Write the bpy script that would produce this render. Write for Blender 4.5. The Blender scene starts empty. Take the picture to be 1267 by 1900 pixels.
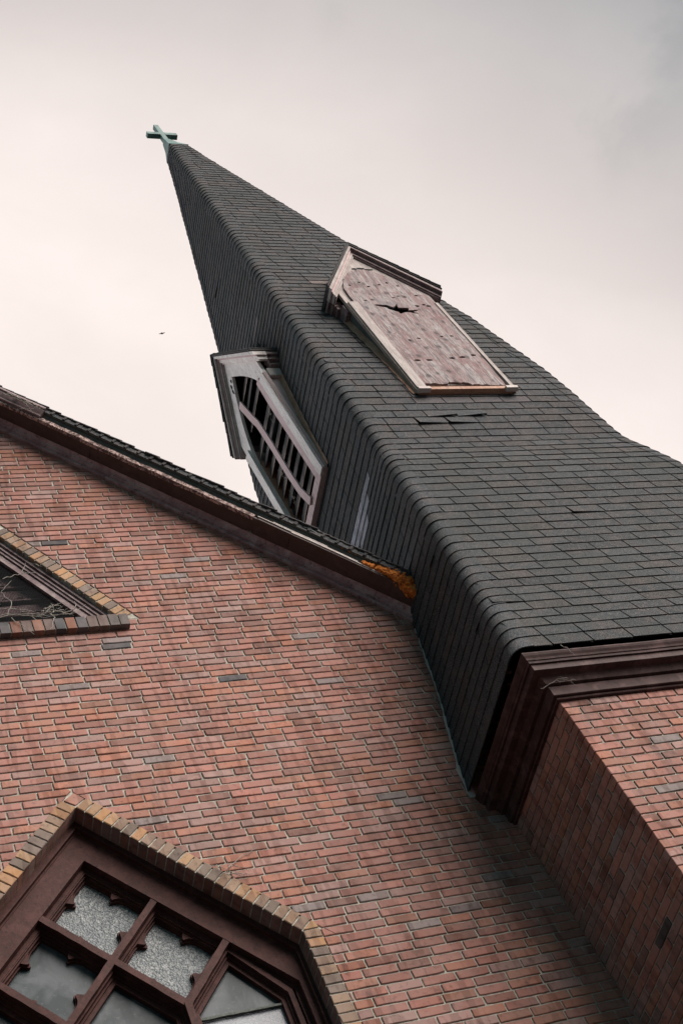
import bpy, math, random
from mathutils import Vector, Matrix, noise
from mathutils.geometry import tessellate_polygon
random.seed(11)
R = math.radians
sc = bpy.context.scene
col = sc.collection
GZ = 1.6                                   # eye height above the ground

# ------------------------------------------------------------------ camera
cd = bpy.data.cameras.new('camera'); cam = bpy.data.objects.new('camera', cd); col.objects.link(cam)
sc.camera = cam
cd.sensor_fit = 'VERTICAL'; cd.sensor_height = 36.0; cd.lens = 50.0
cd.clip_start = 0.05; cd.clip_end = 3000
cam.matrix_world = Matrix.Translation((0, 0, GZ)) @ (
    Matrix.Rotation(-0.64767142, 4, 'Z') @ Matrix.Rotation(2.42765238, 4, 'X') @ Matrix.Rotation(-0.56821977, 4, 'Z'))

# ------------------------------------------------------------------ sky
W = bpy.data.worlds.new('World'); sc.world = W; W.use_nodes = True
nt = W.node_tree; nt.nodes.clear(); N = nt.nodes; Lk = nt.links
def wn(t, **k):
    n = N.new(t)
    for a, b in k.items(): setattr(n, a, b)
    return n
SUN_AZ, SUN_EL = R(39), R(33)              # azimuth to the right of the wall normal
to_sun = Vector((math.sin(SUN_AZ) * math.cos(SUN_EL), -math.cos(SUN_AZ) * math.cos(SUN_EL), math.sin(SUN_EL)))
out = wn('ShaderNodeOutputWorld')
sky = wn('ShaderNodeTexSky', sky_type='NISHITA', sun_disc=False, sun_elevation=SUN_EL, sun_rotation=math.atan2(to_sun.x, to_sun.y))
bg1 = wn('ShaderNodeBackground'); bg1.inputs[1].default_value = 0.06; Lk.new(sky.outputs[0], bg1.inputs[0])
tc = wn('ShaderNodeTexCoord')
def lobe(d, lo, hi):
    dv = Vector(d).normalized()
    vm = wn('ShaderNodeVectorMath', operation='DOT_PRODUCT'); Lk.new(tc.outputs['Generated'], vm.inputs[0]); vm.inputs[1].default_value = dv
    mr = wn('ShaderNodeMapRange', interpolation_type='SMOOTHSTEP'); Lk.new(vm.outputs['Value'], mr.inputs[0])
    mr.inputs[1].default_value = lo; mr.inputs[2].default_value = hi
    return mr.outputs[0]
def mixc(f, a, b):
    m = wn('ShaderNodeMix', data_type='RGBA')
    if isinstance(f, float): m.inputs[0].default_value = f
    else: Lk.new(f, m.inputs[0])
    for s, v in ((6, a), (7, b)):
        if isinstance(v, tuple): m.inputs[s].default_value = (*v, 1)
        else: Lk.new(v, m.inputs[s])
    return m.outputs[2]
nz = wn('ShaderNodeTexNoise'); nz.inputs['Scale'].default_value = 2.6; nz.inputs['Detail'].default_value = 7; nz.inputs['Roughness'].default_value = 0.55
nz.inputs['Distortion'].default_value = 0.1
mp = wn('ShaderNodeMapping'); mp.inputs['Location'].default_value = (3.1, 1.7, 0.4); mp.inputs['Scale'].default_value = (1, 1.6, 1.2)
Lk.new(tc.outputs['Generated'], mp.inputs[0]); Lk.new(mp.outputs[0], nz.inputs['Vector'])
nr = wn('ShaderNodeMapRange'); Lk.new(nz.outputs[0], nr.inputs[0]); nr.inputs[1].default_value = 0.38; nr.inputs[2].default_value = 0.66
SKY_BASE = (0.030, 0.125, 0.150)
DB = (0.10, 0.88, 0.46)                    # the brightest cloud lies low beyond the church
c1 = mixc(lobe(DB, 0.22, 0.55), SKY_BASE, (0.27, 0.275, 0.285))
c2 = mixc(lobe(DB, 0.50, 0.80), c1, (0.86, 0.765, 0.725))
c2 = mixc(lobe((-0.62, 0.66, 0.42), 0.66, 0.95), c2, (1.7, 1.66, 1.72))    # unseen brighter bank added at left to light the left dormer
c3 = mixc(lobe(tuple(to_sun), 0.80, 0.99), c2, (0.85, 0.80, 0.76))           # thin cloud round the sun
n9 = wn('ShaderNodeTexNoise'); n9.inputs['Scale'].default_value = 5.5; n9.inputs['Detail'].default_value = 8; n9.inputs['Roughness'].default_value = 0.6; n9.inputs['Distortion'].default_value = 0.15
Lk.new(tc.outputs['Generated'], n9.inputs['Vector'])
m9 = wn('ShaderNodeMapRange', interpolation_type='SMOOTHSTEP'); Lk.new(n9.outputs[0], m9.inputs[0]); m9.inputs[1].default_value = 0.46; m9.inputs[2].default_value = 0.62
w9 = wn('ShaderNodeMath', operation='MULTIPLY'); Lk.new(m9.outputs[0], w9.inputs[0]); Lk.new(lobe((0.50, 0.17, 0.85), 0.985, 1.0), w9.inputs[1])
w8 = wn('ShaderNodeMath', operation='MULTIPLY'); Lk.new(w9.outputs[0], w8.inputs[0]); w8.inputs[1].default_value = 0.30
c3 = mixc(w8.outputs[0], c3, (0.13, 0.17, 0.185))                           # a ragged blue-grey break in the cloud
# cloud mottling
mmul = wn('ShaderNodeMath', operation='MULTIPLY_ADD'); Lk.new(nr.outputs[0], mmul.inputs[0]); mmul.inputs[1].default_value = 0.14; mmul.inputs[2].default_value = 0.90
vm = wn('ShaderNodeVectorMath', operation='SCALE'); Lk.new(c3, vm.inputs[0]); Lk.new(mmul.outputs[0], vm.inputs['Scale'])
bg2 = wn('ShaderNodeBackground'); Lk.new(vm.outputs[0], bg2.inputs[0]); bg2.inputs[1].default_value = 1.0
ms = wn('ShaderNodeMixShader'); ms.inputs[0].default_value = 0.94
Lk.new(bg1.outputs[0], ms.inputs[1]); Lk.new(bg2.outputs[0], ms.inputs[2]); Lk.new(ms.outputs[0], out.inputs[0])

sd = bpy.data.lights.new('sun', 'SUN'); sd.energy = 4.9; sd.angle = R(50); sd.color = (1.0, 0.93, 0.87)
so = bpy.data.objects.new('sun', sd); col.objects.link(so); so.location = (10, -10, 30)
so.rotation_euler = (-to_sun).to_track_quat('-Z', 'Y').to_euler()
sc.view_settings.view_transform = 'Standard'; sc.view_settings.look = 'None'; sc.view_settings.exposure = 0.36; sc.view_settings.gamma = 1.0

# ------------------------------------------------------------------ materials
def mat(name, build):
    m = bpy.data.materials.new(name); m.use_nodes = True
    t = m.node_tree; t.nodes.clear()
    o = t.nodes.new('ShaderNodeOutputMaterial'); b = t.nodes.new('ShaderNodeBsdfPrincipled'); t.links.new(b.outputs[0], o.inputs[0])
    build(G(t, b)); return m
class G:
    def __init__(s, t, b): s.t = t; s.b = b; s._tc = None
    def n(s, ty, **k):
        x = s.t.nodes.new(ty)
        for a, v in k.items(): setattr(x, a, v)
        return x
    def l(s, a, b): s.t.links.new(a, b)
    def set(s, inp, v):
        if isinstance(v, (int, float)): inp.default_value = v
        elif isinstance(v, tuple): inp.default_value = (*v, 1) if len(v) == 3 and inp.type == 'RGBA' else v
        else: s.l(v, inp)
    def coord(s, scale=(1, 1, 1), rot=(0, 0, 0), kind='Object'):
        if s._tc is None: s._tc = s.n('ShaderNodeTexCoord')
        m = s.n('ShaderNodeMapping'); m.inputs['Scale'].default_value = scale; m.inputs['Rotation'].default_value = rot
        s.l(s._tc.outputs[kind], m.inputs[0]); return m.outputs[0]
    def noise(s, vec, scale, detail=4, rough=0.6, dist=0.0):
        x = s.n('ShaderNodeTexNoise'); s.l(vec, x.inputs['Vector']); x.inputs['Scale'].default_value = scale
        x.inputs['Detail'].default_value = detail; x.inputs['Roughness'].default_value = rough; x.inputs['Distortion'].default_value = dist
        return x.outputs[0]
    def voro(s, vec, scale, feature='F1'):
        x = s.n('ShaderNodeTexVoronoi', feature=feature); s.l(vec, x.inputs['Vector']); x.inputs['Scale'].default_value = scale; return x
    def rng(s, v, a, b, c=0.0, d=1.0):
        x = s.n('ShaderNodeMapRange'); s.l(v, x.inputs[0])
        for i, q in enumerate((a, b, c, d)): x.inputs[i + 1].default_value = q
        return x.outputs[0]
    def mix(s, f, a, b, bt='MIX'):
        x = s.n('ShaderNodeMix', data_type='RGBA', blend_type=bt); s.set(x.inputs[0], f); s.set(x.inputs[6], a); s.set(x.inputs[7], b); return x.outputs[2]
    def math(s, op, a, b=0.0):
        x = s.n('ShaderNodeMath', operation=op); s.set(x.inputs[0], a); s.set(x.inputs[1], b); return x.outputs[0]
    def attr(s, name):
        x = s.n('ShaderNodeAttribute'); x.attribute_name = name; return x
    def bump(s, h, strength=0.5, dist=0.002):
        x = s.n('ShaderNodeBump'); s.l(h, x.inputs['Height']); x.inputs['Strength'].default_value = strength; x.inputs['Distance'].default_value = dist
        s.l(x.outputs[0], s.b.inputs['Normal'])
    def fin(s, colr, rough=0.8, spec=0.3):
        s.set(s.b.inputs['Base Color'], colr); s.set(s.b.inputs['Roughness'], rough); s.b.inputs['Specular IOR Level'].default_value = spec

def m_brick(g):
    a = g.attr('tint'); v = g.coord()
    n1 = g.noise(v, 26, 5, 0.65); n2 = g.noise(v, 7, 4, 0.6); n3 = g.noise(v, 160, 3, 0.7)
    # kiln flashing: soft vertical bands along each brick, broken up by blotches
    vv = g.coord((1, 1, 0.12)); bands = g.noise(vv, 17, 2, 0.5)
    soot = g.noise(g.coord((1, 1, 0.35)), 1.3, 6, 0.68, 0.4); blot = g.noise(v, 5.0, 5, 0.7)
    c = g.mix(g.rng(bands, 0.53, 0.585, 0, 0.65), a.outputs['Color'], (0.60, 0.53, 0.50), 'MULTIPLY')
    c = g.mix(g.rng(blot, 0.56, 0.66, 0, 0.6), c, (0.52, 0.50, 0.51), 'MULTIPLY')
    c = g.mix(g.rng(soot, 0.50, 0.70, 0, 0.65), c, (0.50, 0.49, 0.50), 'MULTIPLY')
    c = g.mix(g.rng(n1, 0.55, 0.66, 0, 0.65), c, (0.50, 0.46, 0.46), 'MULTIPLY')
    c = g.mix(g.rng(n2, 0.35, 0.7, 0, 0.30), c, (0.30, 0.235, 0.22))
    c = g.mix(g.rng(n3, 0.62, 0.72, 0, 0.5), c, (0.5, 0.46, 0.45), 'MULTIPLY')
    g.fin(c, 0.85, 0.25); g.bump(g.math('ADD', g.math('MULTIPLY', n1, 0.7), g.math('MULTIPLY', n3, 0.5)), 0.6, 0.004)
def m_mortar(g):
    v = g.coord(); n1 = g.noise(v, 30, 5, 0.7); n2 = g.noise(v, 3, 3, 0.6); n3 = g.noise(v, 260, 2, 0.7)
    c = g.mix(g.rng(n1, 0.35, 0.65), (0.30, 0.28, 0.24), (0.52, 0.49, 0.42))
    c = g.mix(g.rng(n2, 0.5, 0.75, 0, 0.45), c, (0.17, 0.16, 0.15))
    g.fin(c, 0.95, 0.1); g.bump(g.math('ADD', n1, n3), 0.9, 0.006)
def m_shingle(g):
    a = g.attr('tint'); v = g.coord()
    n3 = g.noise(v, 150, 2, 0.9); n1 = g.noise(v, 7, 5, 0.7); n2 = g.noise(v, 48, 5, 0.8); n4 = g.noise(v, 1.2, 3, 0.6)
    vs = g.coord((1, 1, 0.14)); st = g.noise(vs, 60, 3, 0.65)      # water streaks
    c = g.mix(g.rng(n2, 0.42, 0.60, 0, 0.8), a.outputs['Color'], (0.50, 0.50, 0.52), 'MULTIPLY')
    c = g.mix(g.rng(n1, 0.46, 0.66, 0, 0.55), c, (0.095, 0.072, 0.066))
    c = g.mix(g.rng(n3, 0.53, 0.64, 0, 0.75), c, (0.25, 0.215, 0.205))
    c = g.mix(g.rng(n3, 0.36, 0.47, 0.7, 0), c, (0.022, 0.025, 0.027))
    c = g.mix(g.rng(st, 0.54, 0.70, 0, 0.30), c, (0.17, 0.15, 0.145))
    c = g.mix(g.rng(n4, 0.48, 0.62, 0, 0.30), c, (0.046, 0.054, 0.052))
    g.fin(c, 0.92, 0.18); g.bump(g.math('ADD', g.math('MULTIPLY', n3, 0.9), n2), 0.9, 0.006)
def m_deck(g): g.fin((0.018, 0.019, 0.02), 0.9, 0.1)
def wood(base, pale, dark, grain=(30, 30, 2.2), peel=0.5, rough=0.7, spots=True, spec=0.3, red=None, rot=(0, 0, 0)):
    def f(g):
        v = g.coord(grain, rot); w = g.coord()
        n1 = g.noise(v, 1.0, 6, 0.65, 0.6); n2 = g.noise(w, 6, 5, 0.65); n3 = g.noise(w, 38, 3, 0.7); n4 = g.noise(v, 3.0, 4, 0.7)
        c = g.mix(g.rng(n1, 0.40, 0.62, 0, 1), base, pale)
        c = g.mix(g.rng(n2, 1 - peel, 1.12 - peel, 0, 0.75), c, base)
        c = g.mix(g.rng(n4, 0.55, 0.68, 0, 0.7), c, dark)
        if red: c = g.mix(g.rng(n2, 0.52, 0.66, 0, 0.8), c, red)
        if spots: c = g.mix(g.rng(n3, 0.66, 0.71, 0, 0.85), c, dark)
        g.fin(c, rough, spec); g.bump(g.math('ADD', n1, g.math('MULTIPLY', n4, 0.6)), 0.6, 0.004)
    return f
def m_ply(g):
    v = g.coord((20, 20, 2.4), (0, 0.35, 0)); w = g.coord(); v2 = g.coord((60, 60, 5), (0, 0.35, 0))
    n1 = g.noise(v, 1.0, 7, 0.7, 1.0); n2 = g.noise(w, 3.6, 6, 0.65, 0.8); n3 = g.noise(v2, 1.0, 5, 0.75, 0.5); n4 = g.noise(w, 11, 5, 0.7)
    c = g.mix(g.rng(n1, 0.40, 0.60), (0.255, 0.16, 0.158), (0.37, 0.325, 0.32))
    c = g.mix(g.rng(n2, 0.52, 0.60, 0, 0.65), c, (0.22, 0.125, 0.125))
    c = g.mix(g.rng(n3, 0.49, 0.62, 0, 0.9), c, (0.11, 0.095, 0.095))
    c = g.mix(g.rng(n4, 0.56, 0.68, 0, 0.6), c, (0.15, 0.13, 0.135))
    c = g.mix(g.rng(n2, 0.30, 0.42, 0.75, 0), c, (0.19, 0.165, 0.17))
    vo = g.voro(g.coord((1, 1, 0.75)), 7.5); vo.inputs['Randomness'].default_value = 0.85
    dd = g.math('ADD', vo.outputs['Distance'], g.math('MULTIPLY', g.math('SUBTRACT', n4, 0.5), 0.35))
    c = g.mix(g.rng(dd, 0.10, 0.26, 0.85, 0), c, (0.075, 0.06, 0.062))
    g.fin(c, 0.85, 0.2); g.bump(g.math('ADD', n1, n3), 0.9, 0.008)
def m_metal_edge(g):
    n = g.noise(g.coord(), 14, 4, 0.6); g.fin(g.mix(g.rng(n, 0.4, 0.65), (0.05, 0.06, 0.062), (0.12, 0.125, 0.13)), 0.55, 0.4)
def m_copper(g):
    v = g.coord((1, 1, 0.3)); n = g.noise(v, 9, 5, 0.65); n2 = g.noise(g.coord(), 40, 3, 0.6)
    c = g.mix(g.rng(n, 0.38, 0.62), (0.045, 0.105, 0.098), (0.12, 0.205, 0.19)); c = g.mix(g.rng(n2, 0.58, 0.70, 0, 0.6), c, (0.09, 0.085, 0.05))
    g.fin(c, 0.6, 0.4); g.bump(n2, 0.3, 0.004)
def m_foam(g):
    n = g.noise(g.coord(), 26, 5, 0.7); g.fin(g.mix(g.rng(n, 0.4, 0.65), (0.42, 0.11, 0.025), (0.75, 0.27, 0.06)), 0.9, 0.15); g.bump(n, 1.0, 0.012)
def glass_obscure(g):
    v = g.coord(); vo = g.voro(v, 80); n = g.noise(v, 50, 3, 0.6); n5 = g.noise(v, 5, 3, 0.6)
    d = g.rng(vo.outputs['Distance'], 0.15, 0.6)
    c = g.mix(d, (0.22, 0.23, 0.235), (0.065, 0.078, 0.083)); c = g.mix(g.rng(n, 0.50, 0.66), c, (0.29, 0.29, 0.285)); c = g.mix(g.rng(n5, 0.46, 0.62, 0, 0.6), c, (0.085, 0.10, 0.108))
    g.fin(c, 0.42, 0.35); g.bump(g.math('ADD', vo.outputs['Distance'], n), 0.7, 0.005)
def glass_clear(g):
    v = g.coord(); n = g.noise(v, 4.5, 4, 0.55, 0.5); n2 = g.noise(v, 50, 3, 0.7)
    c = g.mix(g.rng(n, 0.42, 0.62), (0.014, 0.024, 0.027), (0.075, 0.085, 0.092)); c = g.mix(g.rng(n2, 0.62, 0.74, 0, 0.35), c, (0.25, 0.25, 0.25))
    g.fin(c, 0.35, 0.16); g.bump(n, 0.15, 0.01)
def glass_milky(g):
    v = g.coord(); n = g.noise(v, 180, 2, 0.6); n2 = g.noise(v, 4, 3, 0.6)
    c = g.mix(g.rng(n, 0.4, 0.65), (0.13, 0.14, 0.165), (0.22, 0.225, 0.245)); c = g.mix(g.rng(n2, 0.5, 0.7, 0, 0.35), c, (0.09, 0.1, 0.11))
    g.fin(c, 0.35, 0.5); g.bump(n, 0.5, 0.003)
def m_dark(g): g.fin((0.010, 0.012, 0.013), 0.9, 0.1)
def m_vine(g):
    n = g.noise(g.coord(), 40, 3, 0.6); g.fin(g.mix(n, (0.20, 0.175, 0.15), (0.42, 0.39, 0.35)), 0.9, 0.1)
def m_ground(g):
    v = g.coord(); n = g.noise(v, 1.5, 5, 0.6); n2 = g.noise(v, 90, 2, 0.7); g.fin(g.mix(g.rng(g.math('ADD', n, g.math('MULTIPLY', n2, 0.4)), 0.5, 0.9), (0.035, 0.036, 0.038), (0.075, 0.073, 0.07)), 0.95, 0.2); g.bump(n2, 0.5, 0.005)
def m_bird(g): g.fin((0.03, 0.032, 0.035), 0.8, 0.2)
def m_peel(g):   # bare pine showing through flaking pink paint, hard-edged
    v = g.coord((1, 1, 1)); n = g.noise(v, 22, 6, 0.75, 1.2); n2 = g.noise(v, 70, 4, 0.7)
    c = g.mix(g.rng(n, 0.47, 0.51), (0.60, 0.43, 0.39), (0.13, 0.085, 0.08)); c = g.mix(g.rng(n2, 0.56, 0.64, 0, 0.8), c, (0.07, 0.05, 0.05))
    g.fin(c, 0.8, 0.2); g.bump(g.math('ADD', n, n2), 1.0, 0.01)
M = {
 'brick': mat('brick', m_brick), 'mortar': mat('mortar', m_mortar), 'shingle': mat('asphalt_shingle', m_shingle), 'deck': mat('roof_felt', m_deck),
 'ply': mat('weathered_plywood', m_ply),
 'pale': mat('peeling_pale_paint', wood((0.46, 0.38, 0.36), (0.56, 0.50, 0.47), (0.20, 0.155, 0.15), (26, 26, 3), 0.5, 0.7)),
 'worn': mat('worn_grey_paint', wood((0.30, 0.245, 0.23), (0.42, 0.37, 0.345), (0.12, 0.10, 0.095), (26, 26, 3), 0.5, 0.75)),
 'bleach': mat('bleached_paint', wood((0.70, 0.62, 0.59), (0.82, 0.77, 0.73), (0.24, 0.18, 0.17), (26, 26, 3), 0.5, 0.75)),
 'pink': mat('faded_pink_board', wood((0.52, 0.36, 0.36), (0.62, 0.47, 0.46), (0.24, 0.15, 0.15), (26, 26, 2), 0.5, 0.7)),
 'maroon': mat('maroon_trim_paint', wood((0.047, 0.024, 0.022), (0.098, 0.055, 0.053), (0.010, 0.011, 0.012), (9, 9, 9), 0.55, 0.65, spec=0.15)),
 'winpaint': mat('brown_window_paint_vignetted', wood((0.046, 0.018, 0.015), (0.074, 0.030, 0.026), (0.012, 0.009, 0.009), (14, 14, 14), 0.5, 0.65, spec=0.15)),  # window paint darkened: vignette shade is put into its colour
 'rakepaint': mat('purple_trim_paint_lit', wood((0.30, 0.17, 0.18), (0.44, 0.32, 0.32), (0.07, 0.05, 0.05), (8, 8, 8), 0.5, 0.6)),  # mauve trim lightened: low light on the moulding is put into its colour
 'mauve': mat('weathered_mauve_trim', wood((0.145, 0.092, 0.096), (0.27, 0.20, 0.195), (0.04, 0.03, 0.03), (10, 10, 10), 0.45, 0.6)),
 'brown': mat('brown_soffit_paint', wood((0.060, 0.034, 0.030), (0.080, 0.050, 0.045), (0.03, 0.02, 0.02), (6, 6, 6), 0.5, 0.6, spots=False)),
 'greywood': mat('grey_green_bare_wood', wood((0.075, 0.085, 0.075), (0.13, 0.135, 0.12), (0.03, 0.035, 0.03), (12, 12, 12), 0.5, 0.8)),
 'rust': mat('rusty_flashing', wood((0.34, 0.17, 0.11), (0.45, 0.27, 0.19), (0.14, 0.09, 0.08), (14, 14, 6), 0.5, 0.7)),
 'darkboard': mat('dark_louvre_board', wood((0.060, 0.052, 0.052), (0.115, 0.098, 0.095), (0.012, 0.012, 0.012), (4, 4, 24), 0.5, 0.8, spots=False)),
 'tan': mat('bare_wood_edge', wood((0.30, 0.22, 0.18), (0.42, 0.33, 0.28), (0.12, 0.09, 0.08), (20, 20, 20), 0.5, 0.8)),
 'peel': mat('flaking_paint_edge', m_peel), 'metal': mat('drip_edge_metal', m_metal_edge), 'copper': mat('verdigris_copper', m_copper), 'foam': mat('orange_foam', m_foam),
 'g1': mat('obscure_glass', glass_obscure), 'g2': mat('dusty_clear_glass', glass_clear), 'g3': mat('milky_glass', glass_milky), 'dark': mat('dark_interior', m_dark),
 'vine': mat('dry_vine_bark', m_vine), 'ground': mat('asphalt_ground', m_ground), 'bird': mat('dark_feathers', m_bird),
}

# ------------------------------------------------------------------ mesh helpers
class MB:
    def __init__(s): s.v = []; s.f = []; s.c = []; s.mi = []; s.sm = []
    def quad(s, pts, c=(1, 1, 1), mi=0, smooth=False):
        k = len(s.v); s.v += [tuple(p) for p in pts]; s.f.append(tuple(range(k, k + len(pts)))); s.c.append(c); s.mi.append(mi); s.sm.append(smooth)
    def grid(s, rows, c=(1, 1, 1), mi=0, smooth=True, closed=False):
        k = len(s.v); n = len(rows[0])
        for r in rows: s.v += [tuple(p) for p in r]
        for i in range(len(rows) - 1):
            for j in range(n - 1 + (1 if closed else 0)):
                j2 = (j + 1) % n
                s.f.append((k + i * n + j, k + i * n + j2, k + (i + 1) * n + j2, k + (i + 1) * n + j)); s.c.append(c); s.mi.append(mi); s.sm.append(smooth)
    def box(s, lo, hi, T=None, c=(1, 1, 1), mi=0, jit=0.0):
        P = [Vector((x, y, z)) for x in (lo[0], hi[0]) for y in (lo[1], hi[1]) for z in (lo[2], hi[2])]
        if jit: P = [p + Vector([random.uniform(-jit, jit) for _ in range(3)]) for p in P]
        if T: P = [T(*p) for p in P]
        k = len(s.v); s.v += [tuple(p) for p in P]
        for f in ((0, 1, 3, 2), (4, 6, 7, 5), (0, 4, 5, 1), (2, 3, 7, 6), (0, 2, 6, 4), (1, 5, 7, 3)):
            s.f.append(tuple(k + i for i in f)); s.c.append(c); s.mi.append(mi); s.sm.append(False)
    def plate(s, outer, holes, n0, n1, T, c=(1, 1, 1), mi=0):
        """flat plate with holes: 2-D outline (u,v), front at n1, back at n0; T(u,n,v)->3-D"""
        loops = [outer] + list(holes)
        tris = tessellate_polygon([[Vector((p[0], p[1], 0)) for p in lp] for lp in loops])
        flat = [p for lp in loops for p in lp]
        k = len(s.v); s.v += [tuple(T(p[0], n1, p[1])) for p in flat] + [tuple(T(p[0], n0, p[1])) for p in flat]; n = len(flat)
        for t in tris:
            s.f.append(tuple(k + i for i in t)); s.f.append(tuple(k + n + i for i in reversed(t))); s.c += [c, c]; s.mi += [mi, mi]; s.sm += [False, False]
        b = 0
        for lp in loops:
            m = len(lp)
            for i in range(m):
                j = (i + 1) % m
                s.f.append((k + b + i, k + b + j, k + n + b + j, k + n + b + i)); s.c.append(c); s.mi.append(mi); s.sm.append(False)
            b += m
    def tube(s, pts, rad, c=(1, 1, 1), mi=0, seg=5):
        rows = []
        for i, p in enumerate(pts):
            p = Vector(p); d = (Vector(pts[min(i + 1, len(pts) - 1)]) - Vector(pts[max(i - 1, 0)])).normalized()
            a = d.orthogonal().normalized(); b = d.cross(a); r = rad * (1 - 0.6 * i / len(pts))
            rows.append([p + r * (math.cos(t) * a + math.sin(t) * b) for t in [2 * math.pi * q / seg for q in range(seg)]])
        s.grid(rows, c, mi, True, True)
    def build(s, name, mats, parent=None, recalc=True):
        me = bpy.data.meshes.new(name); me.from_pydata(s.v, [], s.f)
        if not isinstance(mats, (list, tuple)): mats = [mats]
        for m in mats: me.materials.append(m)
        me.polygons.foreach_set('material_index', s.mi); me.polygons.foreach_set('use_smooth', s.sm)
        ca = me.color_attributes.new('tint', 'FLOAT_COLOR', 'CORNER'); buf = []
        for f, c in zip(s.f, s.c): buf += [c[0], c[1], c[2], 1.0] * len(f)
        ca.data.foreach_set('color', buf); me.update()
        if recalc:
            import bmesh
            bm = bmesh.new(); bm.from_mesh(me); bmesh.ops.recalc_face_normals(bm, faces=bm.faces); bm.to_mesh(me); bm.free()
        o = bpy.data.objects.new(name, me); col.objects.link(o)
        if parent: o.parent = parent; o.matrix_parent_inverse = parent.matrix_world.inverted()
        return o
def thing(name, label, cat, loc, group=None):
    o = bpy.data.objects.new(name, None); col.objects.link(o); o.location = loc; o.empty_display_size = 0.3
    o['label'] = label; o['category'] = cat
    if group: o['group'] = group
    bpy.context.view_layer.update(); return o
def lab(o, label, cat=None, kind=None):
    if label: o['label'] = label
    if cat: o['category'] = cat
    if kind: o['kind'] = kind
    return o

def clip(poly, a, b, c):
    """keep the side a*u+b*v<=c of a convex polygon"""
    r = []
    for i in range(len(poly)):
        p, q = poly[i], poly[(i + 1) % len(poly)]; dp = a * p[0] + b * p[1] - c; dq = a * q[0] + b * q[1] - c
        if dp <= 0: r.append(p)
        if (dp < 0 < dq) or (dq < 0 < dp):
            t = dp / (dp - dq); r.append((p[0] + t * (q[0] - p[0]), p[1] + t * (q[1] - p[1])))
    return r
def area(p): return abs(sum(p[i][0] * p[(i + 1) % len(p)][1] - p[(i + 1) % len(p)][0] * p[i][1] for i in range(len(p)))) / 2 if len(p) > 2 else 0
def subtract(polys, hole):
    """convex polys minus a convex hole given as half-planes (a,b,c) meaning inside a*u+b*v<=c"""
    res = []
    for p in polys:
        t = p
        for (a, b, c) in hole: t = clip(t, a, b, c) if len(t) > 2 else []
        if area(t) < 1e-6: res.append(p); continue      # this brick does not reach the opening: leave it whole
        cur = p
        for (a, b, c) in hole:
            o = clip(cur, -a, -b, -c)
            if area(o) > 2e-5: res.append(o)
            cur = clip(cur, a, b, c)
            if area(cur) < 2e-5: break
    return res
def brick_solid(mb, poly, T, color, proud=0.0, ch=0.0035, depth=0.03, jit=0.0012):
    cx = sum(p[0] for p in poly) / len(poly); cy = sum(p[1] for p in poly) / len(poly)
    pp = []
    for i in range(len(poly)):
        a, b = poly[i], poly[(i + 1) % len(poly)]; L = math.hypot(b[0] - a[0], b[1] - a[1]); m = max(1, int(L / 0.04)); q0 = random.uniform(0.0, 0.004) if random.random() < .12 else 0
        for t in range(m):
            f = t / m; c_ = q0 if t == 0 else 0
            x, y = a[0] + (b[0] - a[0]) * f, a[1] + (b[1] - a[1]) * f
            pp.append((x + random.uniform(-jit, jit) + c_ * (1 if cx > x else -1), y + random.uniform(-jit, jit) + c_ * (1 if cy > y else -1)))
    poly = pp
    def ins(d): return [(p[0] + (cx - p[0]) * min(0.9, d / max(abs(cx - p[0]), 1e-4)), p[1] + (cy - p[1]) * min(0.9, d / max(abs(cy - p[1]), 1e-4))) for p in poly]
    f = ins(ch); n = len(poly); k = len(mb.v); tl = random.uniform(-0.0012, 0.0012)
    mb.v += [tuple(T(p[0], proud + tl * (1 if p[0] > cx else -1), p[1])) for p in f] + [tuple(T(p[0], proud - ch, p[1])) for p in poly] + [tuple(T(p[0], proud - depth, p[1])) for p in poly]
    mb.f.append(tuple(range(k, k + n))); mb.c.append(color); mb.mi.append(0); mb.sm.append(False)
    for r in (0, 1):
        for i in range(n):
            j = (i + 1) % n; mb.f.append((k + r * n + i, k + r * n + j, k + (r + 1) * n + j, k + (r + 1) * n + i)); mb.c.append(color); mb.mi.append(0); mb.sm.append(False)
def red_brick():
    r = random.random()
    if r < 0.52: c = (0.455, 0.205, 0.162)
    elif r < 0.76: c = (0.47, 0.205, 0.14)
    elif r < 0.885: c = (0.45, 0.262, 0.228)
    elif r < 0.978: c = (0.34, 0.16, 0.125)
    elif r < 0.997: c = (0.33, 0.26, 0.25)
    else: c = (0.06, 0.058, 0.062)
    k = random.triangular(0.70, 1.16, 1.0) * 0.73; return (c[0] * k * random.uniform(.96, 1.04), c[1] * k, c[2] * k)
def yellow_brick():
    c = random.choice([(0.42, 0.25, 0.14), (0.45, 0.27, 0.145), (0.38, 0.25, 0.165), (0.30, 0.20, 0.14), (0.47, 0.25, 0.12), (0.20, 0.15, 0.12)]); k = random.uniform(0.85, 1.1) * 0.82
    return tuple(q * k for q in c)

# ------------------------------------------------------------------ ground
g = MB(); g.quad([(-600, -600, 0), (600, -600, 0), (600, 600, 0), (-600, 600, 0)])
lab(g.build('ground', M['ground']), None, None, 'structure')

# ================================================================== CHURCH GABLE
WY = 6.38; CX = 1.877; TX = 4.654; TY = 5.318          # wall plane, gable axis, tower corner
z = lambda v: v + GZ
RAKE = 1.1456; RZ0 = 1.6793 * 6.38 + (0.3417 * 6.38 - CX) * RAKE   # z of the rake line at the gable axis (eye-level datum)
church = thing('church_building', 'red brick church gable wall with a pointed window, triangular vent and steep shingled roof', 'church', (CX, WY, 0))
CP, BL_ = 0.0655, 0.213
def WT(u, n, v): return Vector((u, WY - n, v + GZ))      # wall plane: n outward
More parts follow.
